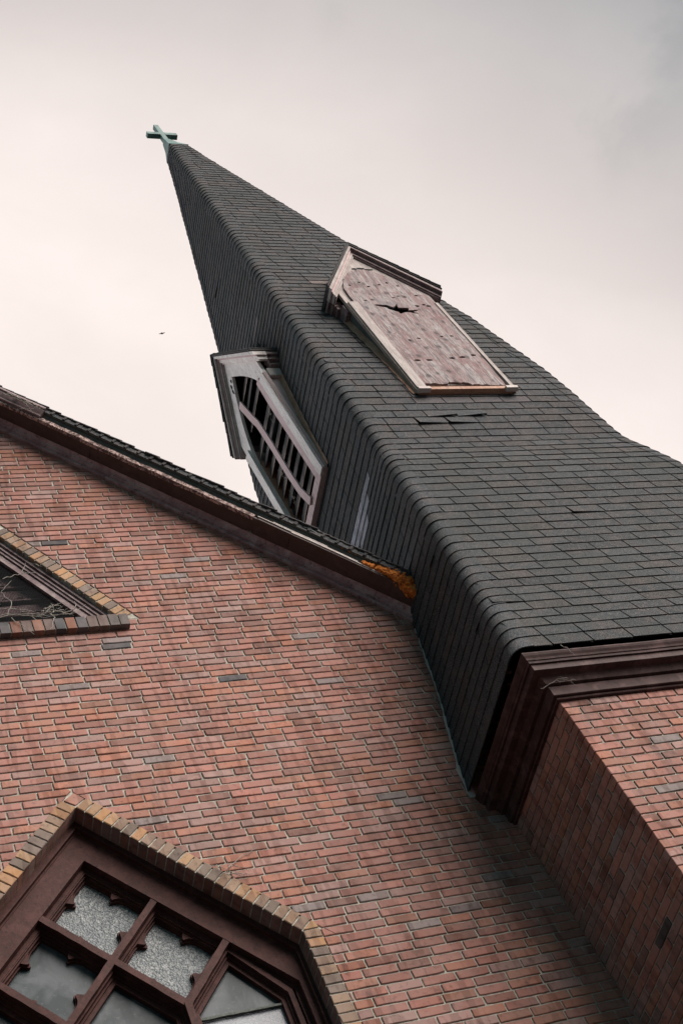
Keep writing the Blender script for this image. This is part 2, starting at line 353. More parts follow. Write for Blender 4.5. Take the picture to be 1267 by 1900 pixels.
# holes (datum = eye level)
WS = 1.125                                               # slope of the pointed window head
wpk, wjx = 6.187, 1.071                                  # inner brick peak, half width
opk, ojx = 6.316, 1.174                                  # outer edge of the yellow surround
VS = 1.64; vpk, vopk, vbase = 9.19, 9.392, 8.0
def tri_hole(pk, s, base, jx=None):
    h = [(s, 1, pk + s * CX), (-s, 1, pk - s * CX), (0, -1, -base)]
    if jx: h += [(1, 0, CX + jx), (-1, 0, -(CX - jx))]
    return h
wall_holes = [tri_hole(opk, WS, 0.9, ojx), tri_hole(vopk, VS, vbase - 0.0)]
mb = MB(); mm = MB()
zlo = -1.55; k0 = int((zlo) / CP); kmax = int(12.0 / CP)
drift = 0.0
for k in range(k0, kmax):
    v0, v1 = k * CP + 0.0055, (k + 1) * CP - 0.0055
    drift += random.uniform(-0.012, 0.012); drift *= 0.97
    off = (0.5 * BL_ if k % 2 else 0) + drift
    xl, xr = CX - 4.3, 5.25
    full = [(xl, k * CP), (xr, k * CP), (xr, (k + 1) * CP), (xl, (k + 1) * CP)]
    for a, b, c in ((RAKE, 1, RZ0 + RAKE * CX), (-RAKE, 1, RZ0 - RAKE * CX)): full = clip(full, a, b, c) if full else full
    if area(full) < 1e-5: continue
    pp = [full]
    for h in wall_holes: pp = subtract(pp, h)
    for p in pp: mm.quad([WT(q[0], -0.0085, q[1]) for q in p])
    u = xl + (off % BL_) - BL_
    while u < xr:
        ln = BL_ * random.uniform(0.97, 1.03) if random.random() > 0.02 else BL_ * 0.55
        if -2.5 < u < xr:
            p = [(u + 0.0055, v0), (u + ln - 0.0055, v0), (u + ln - 0.0055, v1), (u + 0.0055, v1)]
            for a, b, c in ((RAKE, 1, RZ0 + RAKE * CX), (-RAKE, 1, RZ0 - RAKE * CX)): p = clip(p, a, b, c) if len(p) > 2 else p
            if area(p) > 1e-4:
                q = [p]
                for h in wall_holes:
                    h2 = [(a, b, c + 0.008 * math.hypot(a, b)) for a, b, c in h]; q = subtract(q, h2)
                colr = red_brick(); pr = random.uniform(-0.0015, 0.0018)
                # two scorched bricks the photo shows
                if abs(u - 2.30) < 0.11 and abs(v0 - 7.69) < 0.035: colr = (0.06, 0.06, 0.065)
                if abs(u - 3.08) < 0.11 and abs(v0 - 7.235) < 0.035: colr = (0.07, 0.07, 0.078)
                for r in q:
                    if area(r) > 3e-4: brick_solid(mb, r, WT, colr, pr)
        u += ln
wall = mb.build('brick_wall', M['brick'], church); mm.build('mortar', M['mortar'], wall)
# white mortar smeared where the wall meets the spire shingles
mf = MB(); pts = [(4.82, 7.60), (4.727, 7.133), (4.649, 6.716), (4.478, 6.07), (4.44, 5.80)]; rl, rr_ = [], []
for i in range(len(pts) - 1):
    for t in range(26):
        f = t / 26; x = pts[i][0] + (pts[i + 1][0] - pts[i][0]) * f; zz = pts[i][1] + (pts[i + 1][1] - pts[i][1]) * f
        k_ = max(0, noise.noise(Vector((x * 9, zz * 9, 2))) + .12) * .028; rl.append(WT(x - .004 - k_ * random.uniform(.5, 1.1), .003 + k_ * .1, zz)); rr_.append(WT(x + .05, .004, zz))
mf.grid([rl, rr_], smooth=False)
mf.build('mortar_seal', M['pale'], church)

# body of the church behind the gable wall and its other walls (plain masonry)
bd = MB()
zr = RZ0 - 0.1
for (x0, x1) in ((CX - 4.2, CX - 4.05), (5.05, 5.2)):
    bd.box((x0, WY + 0.05, 0), (x1, WY + 14, z(RZ0 - RAKE * 4.2) - 0.1), None)
bd.plate([(CX - 4.1, -1.6), (5.1, -1.6), (5.1, RZ0 - RAKE * (5.1 - CX) - .15), (CX, zr - .1), (CX - 4.1, RZ0 - RAKE * 4.1 - .15)], [], -14.0, -13.8, WT)
bd.build('side_wall', M['mortar'], church)

# roof: shingle courses on both slopes
mlen = math.hypot(1, RAKE); ca, sa = 1 / mlen, RAKE / mlen          # along-slope unit (right side): (ca,-sa)
def RT(side):
    def f(s, n, m):   # s down the slope from the ridge, m perpendicular (up), n outward from wall
        x = s * ca + m * sa; zz = -s * sa + m * ca
        return Vector((CX + side * x, WY - n, z(RZ0) + zz))
    return f
rf = MB()
for side, smax in ((1, 4.9), (-1, 5.9)):
    T = RT(side); ns = int(smax / 0.127)
    for i in range(ns):
        s0, s1 = 0.03 + i * 0.127, 0.03 + (i + 1) * 0.127 + 0.01
        tn = random.uniform(0.285, 0.300)
        n = tn; first = True
        while n > -13.9:
            w = 0.305 if not first else random.choice((0.1525, 0.305))
            if n < -3: w = 3.6
            b = random.uniform(0.8, 1.2); cc = (0.045 * b, 0.046 * b, 0.050 * b)
            P = [(s0, n, 0.202), (s1, n, 0.214), (s1, n - w + 0.005, 0.214), (s0, n - w + 0.005, 0.202)]
            bot = [(a, c, d - 0.010) for a, c, d in P]
            for q in (P, bot, [P[1], P[2], bot[2], bot[1]], [P[0], P[1], bot[1], bot[0]]): rf.quad([T(*x) for x in q], cc)
            n -= w; first = False
roof = rf.build('roof', M['shingle'], church)
rc = MB(); rc.plate([(CX, RZ0 - .01), (CX + .158, RZ0 + .133), (CX, RZ0 + .325), (CX - .158, RZ0 + .133)], [], -13.9, 0.262, WT, (0.05, 0.052, 0.056))
rc.build('ridge_cap', M['shingle'], roof)
# starter strip seen on edge, hanging a little over the sheathing, with nailed clips
for side, smax in ((1, 4.9), (-1, 5.9)):
    T = RT(side); ed = MB()
    i = 0; s = 0.0
    while s < smax:
        e = min(s + 0.127, smax); dn = random.uniform(-0.004, 0.004)
        ed.box((s + 0.001, 0.270 + dn, 0.146), (e - 0.001, 0.277 + dn, 0.199), T, (0.055, 0.062, 0.068))
        if side == 1: ed.box((e - 0.030, 0.279, 0.150), (e - 0.006, 0.287, 0.198), T, (0.018, 0.021, 0.024))
        s = e
    ed.build('rake_edge_shingles', M['shingle'], roof)
dk = MB()
for side, smax in ((1, 4.9), (-1, 5.9)):
    T = RT(side); dk.box((0, -13.9, 0.148), (smax, 0.268, 0.190), T)
dk.build('sheathing', M['greywood'], roof)

# rake cornice: nested profile swept down both slopes, in pieces with their own paint
def sweep(mbx, prof, side, s0, s1, wob=0.0, step=0.12):
    T = RT(side); nn = max(1, int((s1 - s0) / step)); rows = []
    for i in range(nn + 1):
        s = s0 + (s1 - s0) * i / nn
        rows.append([T(s, n + (noise.noise(Vector((s * 3.1, n * 9, side))) * wob), m + (noise.noise(Vector((s * 2.3, 7 + n * 9, side))) * wob)) for n, m in prof])
    mbx.grid(rows, smooth=False)
    for r in (rows[0], rows[-1]): mbx.quad(list(r))
END = 4.50
rake = MB()
def lengths(e, cuts): 
    c = [0.0] + [q for q in cuts if q < e] + [e]; return [(c[i] + (.002 if i else 0), c[i + 1] - .002) for i in range(len(c) - 1)]
for side, e in ((1, END), (-1, 5.7)):
    for a, b in lengths(e, (0.55, 2.62, 4.12)):
        dz = random.uniform(-.002, .002)
        sweep(rake, [(-0.02, 0.0), (0.026 + dz, -0.002), (0.030 + dz, 0.004), (0.030 + dz, 0.030), (0.026, 0.034), (0.044, 0.036), (0.046, 0.040), (0.052 + dz, 0.052), (0.062, 0.062), (0.082, 0.068), (0.082, 0.10), (-0.02, 0.10), (-0.02, 0.0)], side, a, b, 0.003, .06)
rk = rake.build('rake_moulding', M['rakepaint'], church)
sf = MB()
for side, e in ((1, END), (-1, 5.7)):
    for a, b in lengths(e, (1.35, 3.3)): sweep(sf, [(0.0, 0.070), (0.232, 0.070), (0.232, 0.086), (0.0, 0.086), (0.0, 0.070)], side, a, b, 0.0015)
sf.build('soffit', M['brown'], church)
fa = MB()
for side, e in ((1, 2.95), (-1, 5.7)): sweep(fa, [(0.205, 0.066), (0.238, 0.066), (0.240, 0.078), (0.236, 0.112), (0.214, 0.114), (0.205, 0.066)], side, 0.0, e, 0.010, 0.045)
lab(fa.build('fascia', M['peel'], church), 'fascia board with pink paint flaking off bare wood')
fb = MB(); sweep(fb, [(0.205, 0.066), (0.238, 0.066), (0.239, 0.080), (0.214, 0.082), (0.205, 0.066)], 1, 3.0, END, 0.003, 0.08)
fb.build('fascia', M['brown'], church)
fs = MB()
for a, b, o in ((2.98, 3.9, 0.0), (3.12, 3.62, 0.012), (3.3, 4.12, -0.01)):
    sweep(fs, [(0.236, 0.092 + o), (0.246, 0.092 + o), (0.247, 0.100 + o), (0.238, 0.102 + o), (0.236, 0.092 + o)], 1, a, b, 0.006, 0.05)
lab(fs.build('splintered_batten', M['pale'], church), 'pale splintered batten on the right end of the rake')
gw = MB()
for side, e in ((1, END), (-1, 5.7)): sweep(gw, [(0.190, 0.108), (0.225, 0.114), (0.252, 0.140), (0.240, 0.150), (0.190, 0.150), (0.190, 0.108)], side, 0.0, e, 0.004)
gw.build('rafter_board', M['greywood'], church)
# remnant of the outer crown moulding at the upper left
cmn = MB(); sweep(cmn, [(0.242, 0.082), (0.262, 0.086), (0.266, 0.100), (0.276, 0.112), (0.292, 0.135), (0.296, 0.150), (0.308, 0.152), (0.308, 0.172), (0.245, 0.172), (0.242, 0.082)], 1, 0.0, 0.80, 0.004, 0.05)
sweep(cmn, [(0.242, 0.082), (0.262, 0.086), (0.266, 0.100), (0.276, 0.112), (0.292, 0.135), (0.296, 0.150), (0.308, 0.152), (0.308, 0.172), (0.245, 0.172), (0.242, 0.082)], -1, 0.0, 5.6, 0.003)
lab(cmn.build('crown_moulding', M['mauve'], church), 'broken-off length of crown moulding high on the gable')
# torn felt and metal at the low end
tf = MB(); T = RT(1)
for n0, n1, m0, a, b in ((0.20, 0.275, 0.205, 3.35, 4.55), (0.15, 0.25, 0.19, 3.9, 4.62)):
    rows = []
    for i in range(34):
        s = a + (b - a) * i / 33; w = noise.noise(Vector((s * 6, n0 * 5, 0))) * 0.035; w2 = noise.noise(Vector((s * 17, 3, 0))) * 0.012
        rows.append([T(s, n1 + w * 0.6, m0 - 0.035 + w2), T(s, n1 - 0.01 + w * .6, m0 + 0.022 + w + w2), T(s, n0, m0 + 0.03 + w)])
    tf.grid(rows, (0.03, 0.033, 0.035), smooth=True)
tf.build('torn_roof_felt', M['metal'], church)
# orange insulation foam bulging from the open eave
fo = MB()
def blob(mbx, c, r, sq=(1, 1, 1), seed=0, amp=0.35):
    rows = []
    for i in range(15):
        th = math.pi * i / 14; row = []
        for j in range(20):
            ph = 2 * math.pi * j / 20; d = Vector((math.sin(th) * math.cos(ph), math.sin(th) * math.sin(ph), math.cos(th)))
            k = 1 + amp * noise.noise(d * 2.3 + Vector((seed, 0, 0))) + amp * 0.6 * noise.noise(d * 6 + Vector((0, seed, 0)))
            row.append(Vector(c) + Vector((d.x * sq[0], d.y * sq[1], d.z * sq[2])) * r * k)
        rows.append(row)
    mbx.grid(rows, smooth=True, closed=True)
for s, n, m, r in ((4.30, 0.235, 0.135, 0.075), (4.20, 0.240, 0.130, 0.058), (4.37, 0.215, 0.105, 0.065), (4.11, 0.243, 0.120, 0.042), (4.02, 0.246, 0.118, 0.032), (3.95, 0.245, 0.112, 0.024), (4.40, 0.190, 0.085, 0.050), (4.28, 0.262, 0.150, 0.035), (4.33, 0.245, 0.115, 0.060), (4.25, 0.245, 0.118, 0.055), (4.16, 0.245, 0.122, 0.045), (4.07, 0.247, 0.120, 0.034), (3.99, 0.248, 0.116, 0.024), (4.40, 0.225, 0.110, 0.060), (4.43, 0.235, 0.075, 0.042)):
    blob(fo, T(s, n, m), r, (1.05, .7, .85), s * 9)
for i in range(16):
    s = 3.55 + i * 0.05 + random.uniform(-.015, .015); blob(fo, T(s, 0.262, 0.160 + random.uniform(-.006, .006)), random.uniform(0.006, 0.013), (1.6, 1, 1), i)
fo.tube([T(3.5 + i * .05, 0.262, 0.158) for i in range(19)], .006)
fob = fo.build('insulation_foam', M['foam'], church)
md = fob.modifiers.new('merge', 'REMESH'); md.mode = 'VOXEL'; md.voxel_size = 0.0045; md.use_smooth_shade = True
dg = bpy.context.evaluated_depsgraph_get(); nm_ = bpy.data.meshes.new_from_object(fob.evaluated_get(dg)); fob.modifiers.clear(); fob.data = nm_
for v_ in nm_.vertices:
    k_ = noise.noise(v_.co * 20) * .014 + noise.noise(v_.co * 55) * .010 + noise.noise(v_.co * 120) * .005; v_.co = v_.co + v_.normal * k_

# ---- pointed window
win = thing('pointed_window', '', '', (CX, WY, z(4))); del win['label']; del win['category']; win.parent = church; win.matrix_parent_inverse = church.matrix_world.inverted()
def head(pk, s, jx, base=0.9, cx=CX):   # pentagonal outline, counter-clockwise
    zs = pk - s * jx; return [(cx - jx, base), (cx + jx, base), (cx + jx, zs), (cx, pk), (cx - jx, zs)]
# yellow brick surround: headers set square to the opening edge
sb = MB(); rv = MB()
u1 = Vector((1, 0)); 
def run_headers(p0, p1, outn, count, width=0.104):
    d = (Vector(p1) - Vector(p0)); ln = d.length; d.normalize(); step = ln / count
    for i in range(count):
        a = Vector(p0) + d * (i * step + 0.005); b = Vector(p0) + d * ((i + 1) * step - 0.005); o = Vector(outn) * width; cc = yellow_brick()
        brick_solid(sb, [tuple(a), tuple(b), tuple(b + o), tuple(a + o)], WT, cc, random.uniform(0.001, 0.004), 0.0035, 0.14)
pkI = (CX, wpk); jI = (CX + wjx, wpk - WS * wjx); nl = math.hypot(1, WS); on = (WS / nl, 1 / nl)
cnt = int(math.hypot(wjx, WS * wjx) / CP)
run_headers(pkI, jI, on, cnt); run_headers((CX, wpk), (CX - wjx, jI[1]), (-on[0], on[1]), cnt)
for sx in (1, -1):
    x = CX + sx * wjx; run_headers((x, jI[1]), (x, 0.95), (sx, 0), int((jI[1] - 0.95) / CP))
    # wedge filling the corner of the head and jamb, and the red closer at the peak
    e = 0.006
    brick_solid(sb, [(x + sx * e, jI[1] + e * .5), (x + sx * 0.103, jI[1] + e), (x + sx * 0.100, jI[1] + 0.030), (x + sx * on[0] * .103, jI[1] + on[1] * .103 - .006)], WT, yellow_brick(), 0.002, 0.0025, 0.14)
brick_solid(sb, [(CX, wpk + 0.012), (CX + 0.066, wpk + 0.060), (CX + 0.012, wpk + 0.118), (CX - 0.060, wpk + 0.062)], WT, (0.33, 0.16, 0.12), 0.001, 0.0025, 0.14)
surround = sb.build('brick_surround', M['brick'], win)
# mortar backing of the surround and the reveal
rv.plate(head(opk, WS, ojx), [list(reversed(head(wpk, WS, wjx + 0.0)))], -0.15, -0.006, WT)
rv.build('mortar', M['mortar'], win)
rv = MB()   # dark red reveal bricks
def reveal(p0, p1, cnt):
    d = Vector(p1) - Vector(p0); 
    for i in range(cnt):
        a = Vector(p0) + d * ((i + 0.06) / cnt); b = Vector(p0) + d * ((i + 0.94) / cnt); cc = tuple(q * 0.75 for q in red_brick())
        rv.quad([WT(a.x, -0.004, a.y), WT(b.x, -0.004, b.y), WT(b.x, -0.15, b.y), WT(a.x, -0.15, a.y)], cc)
e = 0.002
reveal((CX, wpk - e), (CX + wjx - e, jI[1]), cnt); reveal((CX, wpk - e), (CX - wjx + e, jI[1]), cnt)
for sx in (1, -1): reveal((CX + sx * (wjx - e), jI[1]), (CX + sx * (wjx - e), 0.95), int((jI[1] - .95) / CP))
rv.build('brick_reveal', M['brick'], win, recalc=False)
# timber casing: bead, flat board, jamb strips
cs = MB()
NB = -0.150
def ring(o, i, n0, n1, mbx): mbx.plate(o, [list(reversed(i))], n0, n1, WT)
H = lambda pk, jx: head(pk, WS, jx, 1.0)
ring(H(wpk - .001, wjx - 0.001), H(wpk - 0.050, wjx - 0.026), NB - 0.10, NB + 0.028, cs)
ring(H(wpk - 0.050, wjx - 0.026), H(wpk - 0.066, wjx - 0.034), NB - 0.10, NB + 0.036, cs)
ring(H(wpk - 0.066, wjx - 0.034), H(wpk - 0.082, wjx - 0.042), NB - 0.10, NB + 0.006, cs)
ring(H(wpk - 0.082, wjx - 0.042), H(5.883, wjx - 0.072), NB - 0.10, NB, cs)
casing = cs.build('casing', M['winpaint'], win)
# rebated sash edge inside the board
rb = MB()
ring(H(5.883, wjx - 0.072), H(5.845, wjx - 0.095), NB - 0.12, NB - 0.055, rb)
ring(H(5.845, wjx - 0.095), H(5.820, wjx - 0.112), NB - 0.12, NB - 0.075, rb)
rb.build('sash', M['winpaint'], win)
# muntins on the diagonal lattice
P0 = Vector((CX, 5.883)); e1 = Vector((0.337, -0.378)); e2 = Vector((-0.337, -0.378))
Gp = lambda i, j: P0 + e1 * i + e2 * j
BC = [0]
def bar(a, b, name='muntin', w=0.021, n0=NB - 0.10, n1=NB - 0.006, m='winpaint'):
    BC[0] += 1; n1 += BC[0] * 0.0012; n0 += BC[0] * 0.0012
    d = (b - a).normalized(); o = Vector((-d.y, d.x)) * w; q = MB()
    nseg = 14; P = []; Q = []
    for i in range(nseg + 1):
        p = a + (b - a) * (i / nseg); j1, j2 = random.uniform(-.0022, .0022), random.uniform(-.0022, .0022)
        P.append(tuple(p + o * (1 + j1 / w))); Q.append(tuple(p - o * (1 + j2 / w)))
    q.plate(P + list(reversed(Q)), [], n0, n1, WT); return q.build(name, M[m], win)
rj = Gp(3, 0); 
bar(Gp(0, 1), Gp(2, 1)); bar(Gp(1, 0), Gp(1, 2)); bar(Gp(2, 0), Gp(2, 1)); bar(Gp(0, 2), Gp(1, 2))
bar(Gp(2, 1) + Vector((0, 0.012)), Vector((Gp(2, 1).x, 1.02))); bar(Gp(1, 2) + Vector((0, 0.012)), Vector((Gp(1, 2).x, 1.02)))
# cusped tracery plates and panes
def cusped(i, j, inset, amp):
    """square cell (i,j)-(i+1,j+1) with an ogee nib in the middle of each side"""
    c = [Gp(i, j), Gp(i + 1, j), Gp(i + 1, j + 1), Gp(i, j + 1)]; cen = (c[0] + c[2]) / 2; pts = []
    for k in range(4):
        a, b = c[k], c[(k + 1) % 4]; d = (b - a); L = d.length; d = d / L; nrm = (cen - (a + b) / 2).normalized()
        prof = [(inset, 0), (.20, -.004), (.235, .0), (.245, .022), (.255, .040), (.265, .043), (.275, .031), (.29, .014), (.31, .004), (.34, -.004)] if amp else [(inset, 0)]
        for s, h in prof:
            t = s / 0.506 * L if s > inset else inset
            pts.append(tuple(a + d * t + nrm * (inset + h * amp)))
    return pts
def cell_plate(i, j, holeoutline, n1, n0=None, name='tracery'):
    q = MB(); c = [Gp(i, j), Gp(i + 1, j), Gp(i + 1, j + 1), Gp(i, j + 1)]
    q.plate([tuple(p) for p in c], [holeoutline], (n0 if n0 is not None else n1 - 0.02), n1, WT); return q
for (i, j) in ((0, 0), (1, 0), (0, 1)):
    q = cell_plate(i, j, cusped(i, j, 0.034, 0), NB - 0.060)
    c = [Gp(i, j), Gp(i + 1, j), Gp(i + 1, j + 1), Gp(i, j + 1)]
    q.plate([tuple(p) for p in c], [cusped(i, j, 0.044, 1.0)], NB - 0.100, NB - 0.081, WT)
    q.plate([tuple(p) for p in c], [cusped(i, j, 0.054, 1.05)], NB - 0.122, NB - 0.101, WT)
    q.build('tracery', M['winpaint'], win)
def pane(poly, m, n=NB - 0.124):
    q = MB(); q.plate([tuple(p) for p in poly], [], n - 0.004, n, WT); return q.build('pane', M[m], win)
sh = lambda p, c, f=0.93: c + (Vector(p) - c) * f
for (i, j), m in (((0, 0), 'g1'), ((1, 0), 'g1'), ((0, 1), 'g2')):
    lab(pane([Gp(i, j), Gp(i + 1, j), Gp(i + 1, j + 1), Gp(i, j + 1)], m), {'g1': 'bright pebbled obscure glass', 'g2': 'dark dusty glass'}[m])
# right and left side lights and the middle light, framed
xr1 = Gp(2, 1).x; xl1 = Gp(1, 2).x; jx2 = wjx - 0.112
def light(poly, inset, m, label=None, bars=()):
    inset *= .8
    cen = sum((Vector(p) for p in poly), Vector((0, 0))) / len(poly)
    def ins(k):   # inset a convex polygon by a distance
        n = len(poly); L = []
        for i in range(n):
            a, b = Vector(poly[i]), Vector(poly[(i + 1) % n]); d = (b - a).normalized(); nn = Vector((-d.y, d.x))
            if nn.dot(cen - a) < 0: nn = -nn
            L.append((a + nn * k, d))
        r = []
        for i in range(n):
            (p, d), (q, e) = L[i - 1], L[i]; den = d.x * e.y - d.y * e.x; t = ((q - p).x * e.y - (q - p).y * e.x) / den; r.append(tuple(p + d * t))
        return r
    q = MB(); q.plate([tuple(p) for p in poly], [ins(inset * .45)], NB - .075, NB - .045, WT); q.plate([tuple(p) for p in poly], [ins(inset * .62)], NB - .09, NB - .0752, WT); q.plate([tuple(p) for p in poly], [ins(inset)], NB - .120, NB - .0902, WT)
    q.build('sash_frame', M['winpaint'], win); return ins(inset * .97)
zsr = 5.820 - WS * jx2
rp = light([Gp(2, 0) , Vector((CX + jx2, zsr)), Vector((CX + jx2, 1.05)), Vector((xr1, 1.05)), Gp(2, 1)], 0.085, 'g2')
lp = light([Gp(1, 2), Vector((xl1, 1.05)), Vector((CX - jx2, 1.05)), Vector((CX - jx2, zsr)), Gp(0, 2)], 0.085, 'g2')
mp_ = light([Gp(1, 1), Gp(2, 1), Vector((xr1, 1.05)), Vector((xl1, 1.05)), Gp(1, 2)], 0.085, 'g2')
zc = 4.70
def split_pane(poly, zcut, mt, mbm, lt, lb):
    top = clip(poly, 0, -1, -zcut - .004); bot = clip(poly, 0, 1, zcut - .004)
    if area(top) > .001: lab(pane(top, mt), lt)
    lab(pane(bot, mbm), lb)
split_pane(rp, zc, 'g2', 'g3', 'dark dusty glass', 'milky grey glass'); split_pane(lp, zc, 'g2', 'g3', 'dark dusty glass', 'milky grey glass')
lab(pane(mp_, 'g2'), 'rippled dark glass')
for xa, xb in ((xr1 + .02, CX + jx2 - .03), (CX - jx2 + .03, xl1 - .02)):
    bar(Vector((xa, zc)), Vector((xb, zc)), 'lead_bar', 0.007, NB - .123, NB - .110, 'greywood')
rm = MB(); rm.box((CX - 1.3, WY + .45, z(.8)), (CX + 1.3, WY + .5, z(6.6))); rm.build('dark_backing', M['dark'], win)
wsil = MB(); wsil.box((CX - 1.2, WY - .06, z(.86)), (CX + 1.2, WY + .26, z(.95))); wsil.build('sill', M['mortar'], win)

# ---- triangular vent high in the gable
vent = thing('gable_vent', '', '', (CX, WY, z(8.5))); del vent['label']; del vent['category']; vent.parent = church; vent.matrix_parent_inverse = church.matrix_world.inverted()
sb = MB(); vn = math.hypot(1, VS); hw = (vpk - vbase) / VS
for sx in (1, -1):
    p0, p1 = (CX, vpk), (CX + sx * hw, vbase); run_headers(p0, p1, (sx * VS / vn, 1 / vn), int(math.hypot(hw, vpk - vbase) / CP), 0.102)
vs = sb.build('brick_surround', M['brick'], vent)
q = MB(); tri = lambda pk, base=vbase: [(CX - (pk - base) / VS, base), (CX + (pk - base) / VS, base), (CX, pk)]
q.plate(tri(vopk), [list(reversed(tri(vpk, vbase + .0005)))], -.12, -.006, WT); q.build('mortar', M['mortar'], vent)
sl = MB(); x = CX - 0.72; i = 0
while x < CX + 0.70:
    c = random.choice([(0.20, 0.085, 0.055), (0.10, 0.085, 0.08), (0.13, 0.09, 0.08), (0.24, 0.10, 0.06), (0.07, 0.07, 0.075)])
    sl.box((x + .006, WY - .052, z(7.872)), (x + .072, WY + .02, z(7.995)), None, c, 0, .0015); x += .078
sill = sl.build('brick_sill', M['brick'], vent)
q = MB(); q.box((CX - .715, WY - .040, z(7.882)), (CX + .695, WY + .02, z(7.988))); q.build('mortar', M['mortar'], vent)
q = MB()
tb = lambda pk: tri(pk, vbase + .002)
q.plate(tb(vpk - .002), [list(reversed(tb(vpk - .062)))], -.14, -.035, WT)
q.plate(tb(vpk - .062), [list(reversed(tb(vpk - .085)))], -.14, -.085, WT)
q.plate(tb(vpk - .085), [list(reversed(tb(vpk - .115)))], -.14, -.050, WT)
q.plate(tb(vpk - .115), [list(reversed(tb(vpk - .160)))], -.14, -.062, WT)
q.plate(tb(vpk - .160), [list(reversed(tb(vpk - .175)))], -.14, -.095, WT)
q.plate(tb(vpk - .175), [list(reversed(tb(vpk - .265)))], -.14, -.075, WT)
q.build('moulded_frame', M['mauve'], vent)
q = MB()
for k, zz in enumerate((8.22, 8.40, 8.58, 8.74)):
    w = (vpk - .2 - zz) / VS; pts = [(CX - w, zz + .075)]; n = int(w * 2 / 0.02)
    for i in range(n + 1): x = CX - w + 2 * w * i / n; pts.append((x, zz - (0.0 if k in (0,) else 0.022 * abs(math.sin((x - CX) * math.pi / .10)))))
    pts.append((CX + w, zz + .075)); q.plate(pts, [], -.20, -.18, WT)
    q.box((CX - w, WY + .165, z(zz - .062)), (CX + w, WY + .18, z(zz - .045)))
q.build('scalloped_slat', M['rakepaint'], vent)  # lightened trim colour stands in for light on the recessed slats
q = MB(); q.plate(tb(vpk - .02), [], -.26, -.25, WT); q.build('dark_backing', M['dark'], vent)
q = MB(); w0 = (vpk - .255 - vbase) / VS; x = -w0
while x < w0:
    zt = vpk - .255 - VS * abs(x); q.box((CX + x - .0014, WY + .098, z(vbase)), (CX + x + .0014, WY + .1005, z(zt))); x += 0.011
zz = vbase
while zz < vpk - .26:
    w = (vpk - .255 - zz) / VS; q.box((CX - w, WY + .101, z(zz)), (CX + w, WY + .1035, z(zz + .0022))); zz += 0.012
q.build('wire_screen', M['deck'], vent)

# ================================================================== STEEPLE
steeple = thing('church_steeple', 'dark shingled steeple with cross, on a square red brick tower', 'steeple', (6.38, 7.075, 0))
xc, yc = 6.38, 7.075
x0, x1, y0, y1 = TX, 2 * xc - TX, TY, 2 * yc - TY
BT = 5.526                                            # top of the brickwork
mb = MB(); mm = MB()
def faceT(side, inset=0.0):
    if side == 'F': return lambda u, n, v: Vector((u, y0 - n, v + GZ))
    if side == 'L': return lambda u, n, v: Vector((x0 - n, u, v + GZ))
    if side == 'R': return lambda u, n, v: Vector((x1 + n, u, v + GZ))
    return lambda u, n, v: Vector((u, y1 + n, v + GZ))
ks = int((BT + 1.55) / CP)
for side, ua, ub in (('F', x0, x1), ('L', y0, WY + .05), ('R', y0, y1)):
    T = faceT(side); T2 = T
    mm.quad([T(ua + .009, -.0085, -1.6), T(ub - .009, -.0085, -1.6), T(ub - .009, -.0085, BT), T(ua + .009, -.0085, BT)])
    for k in range(ks + 1):
        v1 = BT - 0.004 - k * CP; v0 = v1 - CP + 0.011
        u = ua - 0.003; head_ = (k % 2 == (0 if side == 'F' else 1)); first = True
        while u < ub:
            ln = (BL_ if head_ else BL_ * 0.51) if first else BL_ * random.uniform(.975, 1.025)
            a = u + (0.003 if first else 0.0055); b = min(u + ln - 0.0055, ub)
            if b - a > .03: brick_solid(mb, [(a, v0), (b, v0), (b, v1), (a, v1)], T, red_brick(), random.uniform(-.001, .001), 0.003, 0.05)
            u += ln; first = False
tw = mb.build('tower_wall', M['brick'], steeple); mm.build('mortar', M['mortar'], tw)

def rect_sweep(prof, name, m, parent, seg=0):
    """mitred moulding round the tower: prof = (outset, z above brick top)"""
    q = MB(); rows = []
    for n, h in prof:
        a, b, c, d = x0 - n, x1 + n, y0 - n, y1 + n; zz = z(BT + (h * 1.09 if h > 0 else h))
        rows.append([(a, c, zz), (b, c, zz), (b, d, zz), (a, d, zz)])
    # subdivide each run a little so paint and warps can show
    R2 = []
    for r in rows:
        rr = []
        for i in range(4):
            p, s = Vector(r[i]), Vector(r[(i + 1) % 4])
            for t in range(48):
                w = p.lerp(s, t / 48); rr.append(w + Vector((0, 0, noise.noise(w * 3) * 0.004 + noise.noise(w * 11) * 0.0015)))
        R2.append(rr)
    q.grid(R2, smooth=False, closed=True); return q.build(name, M[m], parent)
cor = thing('cornice', '', '', (xc, yc, z(BT))); del cor['label']; del cor['category']; cor.parent = steeple; cor.matrix_parent_inverse = steeple.matrix_world.inverted()
rect_sweep([(-.02, -.004), (.020, -.004), (.026, .004), (.014, .013), (.036, .015), (.040, .018), (.040, .086), (.030, .094), (-.02, .094)], 'frieze_board', 'maroon', cor)
rect_sweep([(.03, .094), (.060, .096), (.072, .118), (.085, .136), (.130, .140), (.137, .142), (.137, .186), (.03, .187)], 'bed_moulding', 'maroon', cor)
rect_sweep([(.10, .1875), (.150, .188), (.153, .203), (.160, .206), (.156, .212), (.160, .222), (.170, .236), (.176, .250), (.174, .258), (.168, .262), (.120, .264), (.120, .300)], 'crown_moulding', 'maroon', cor)

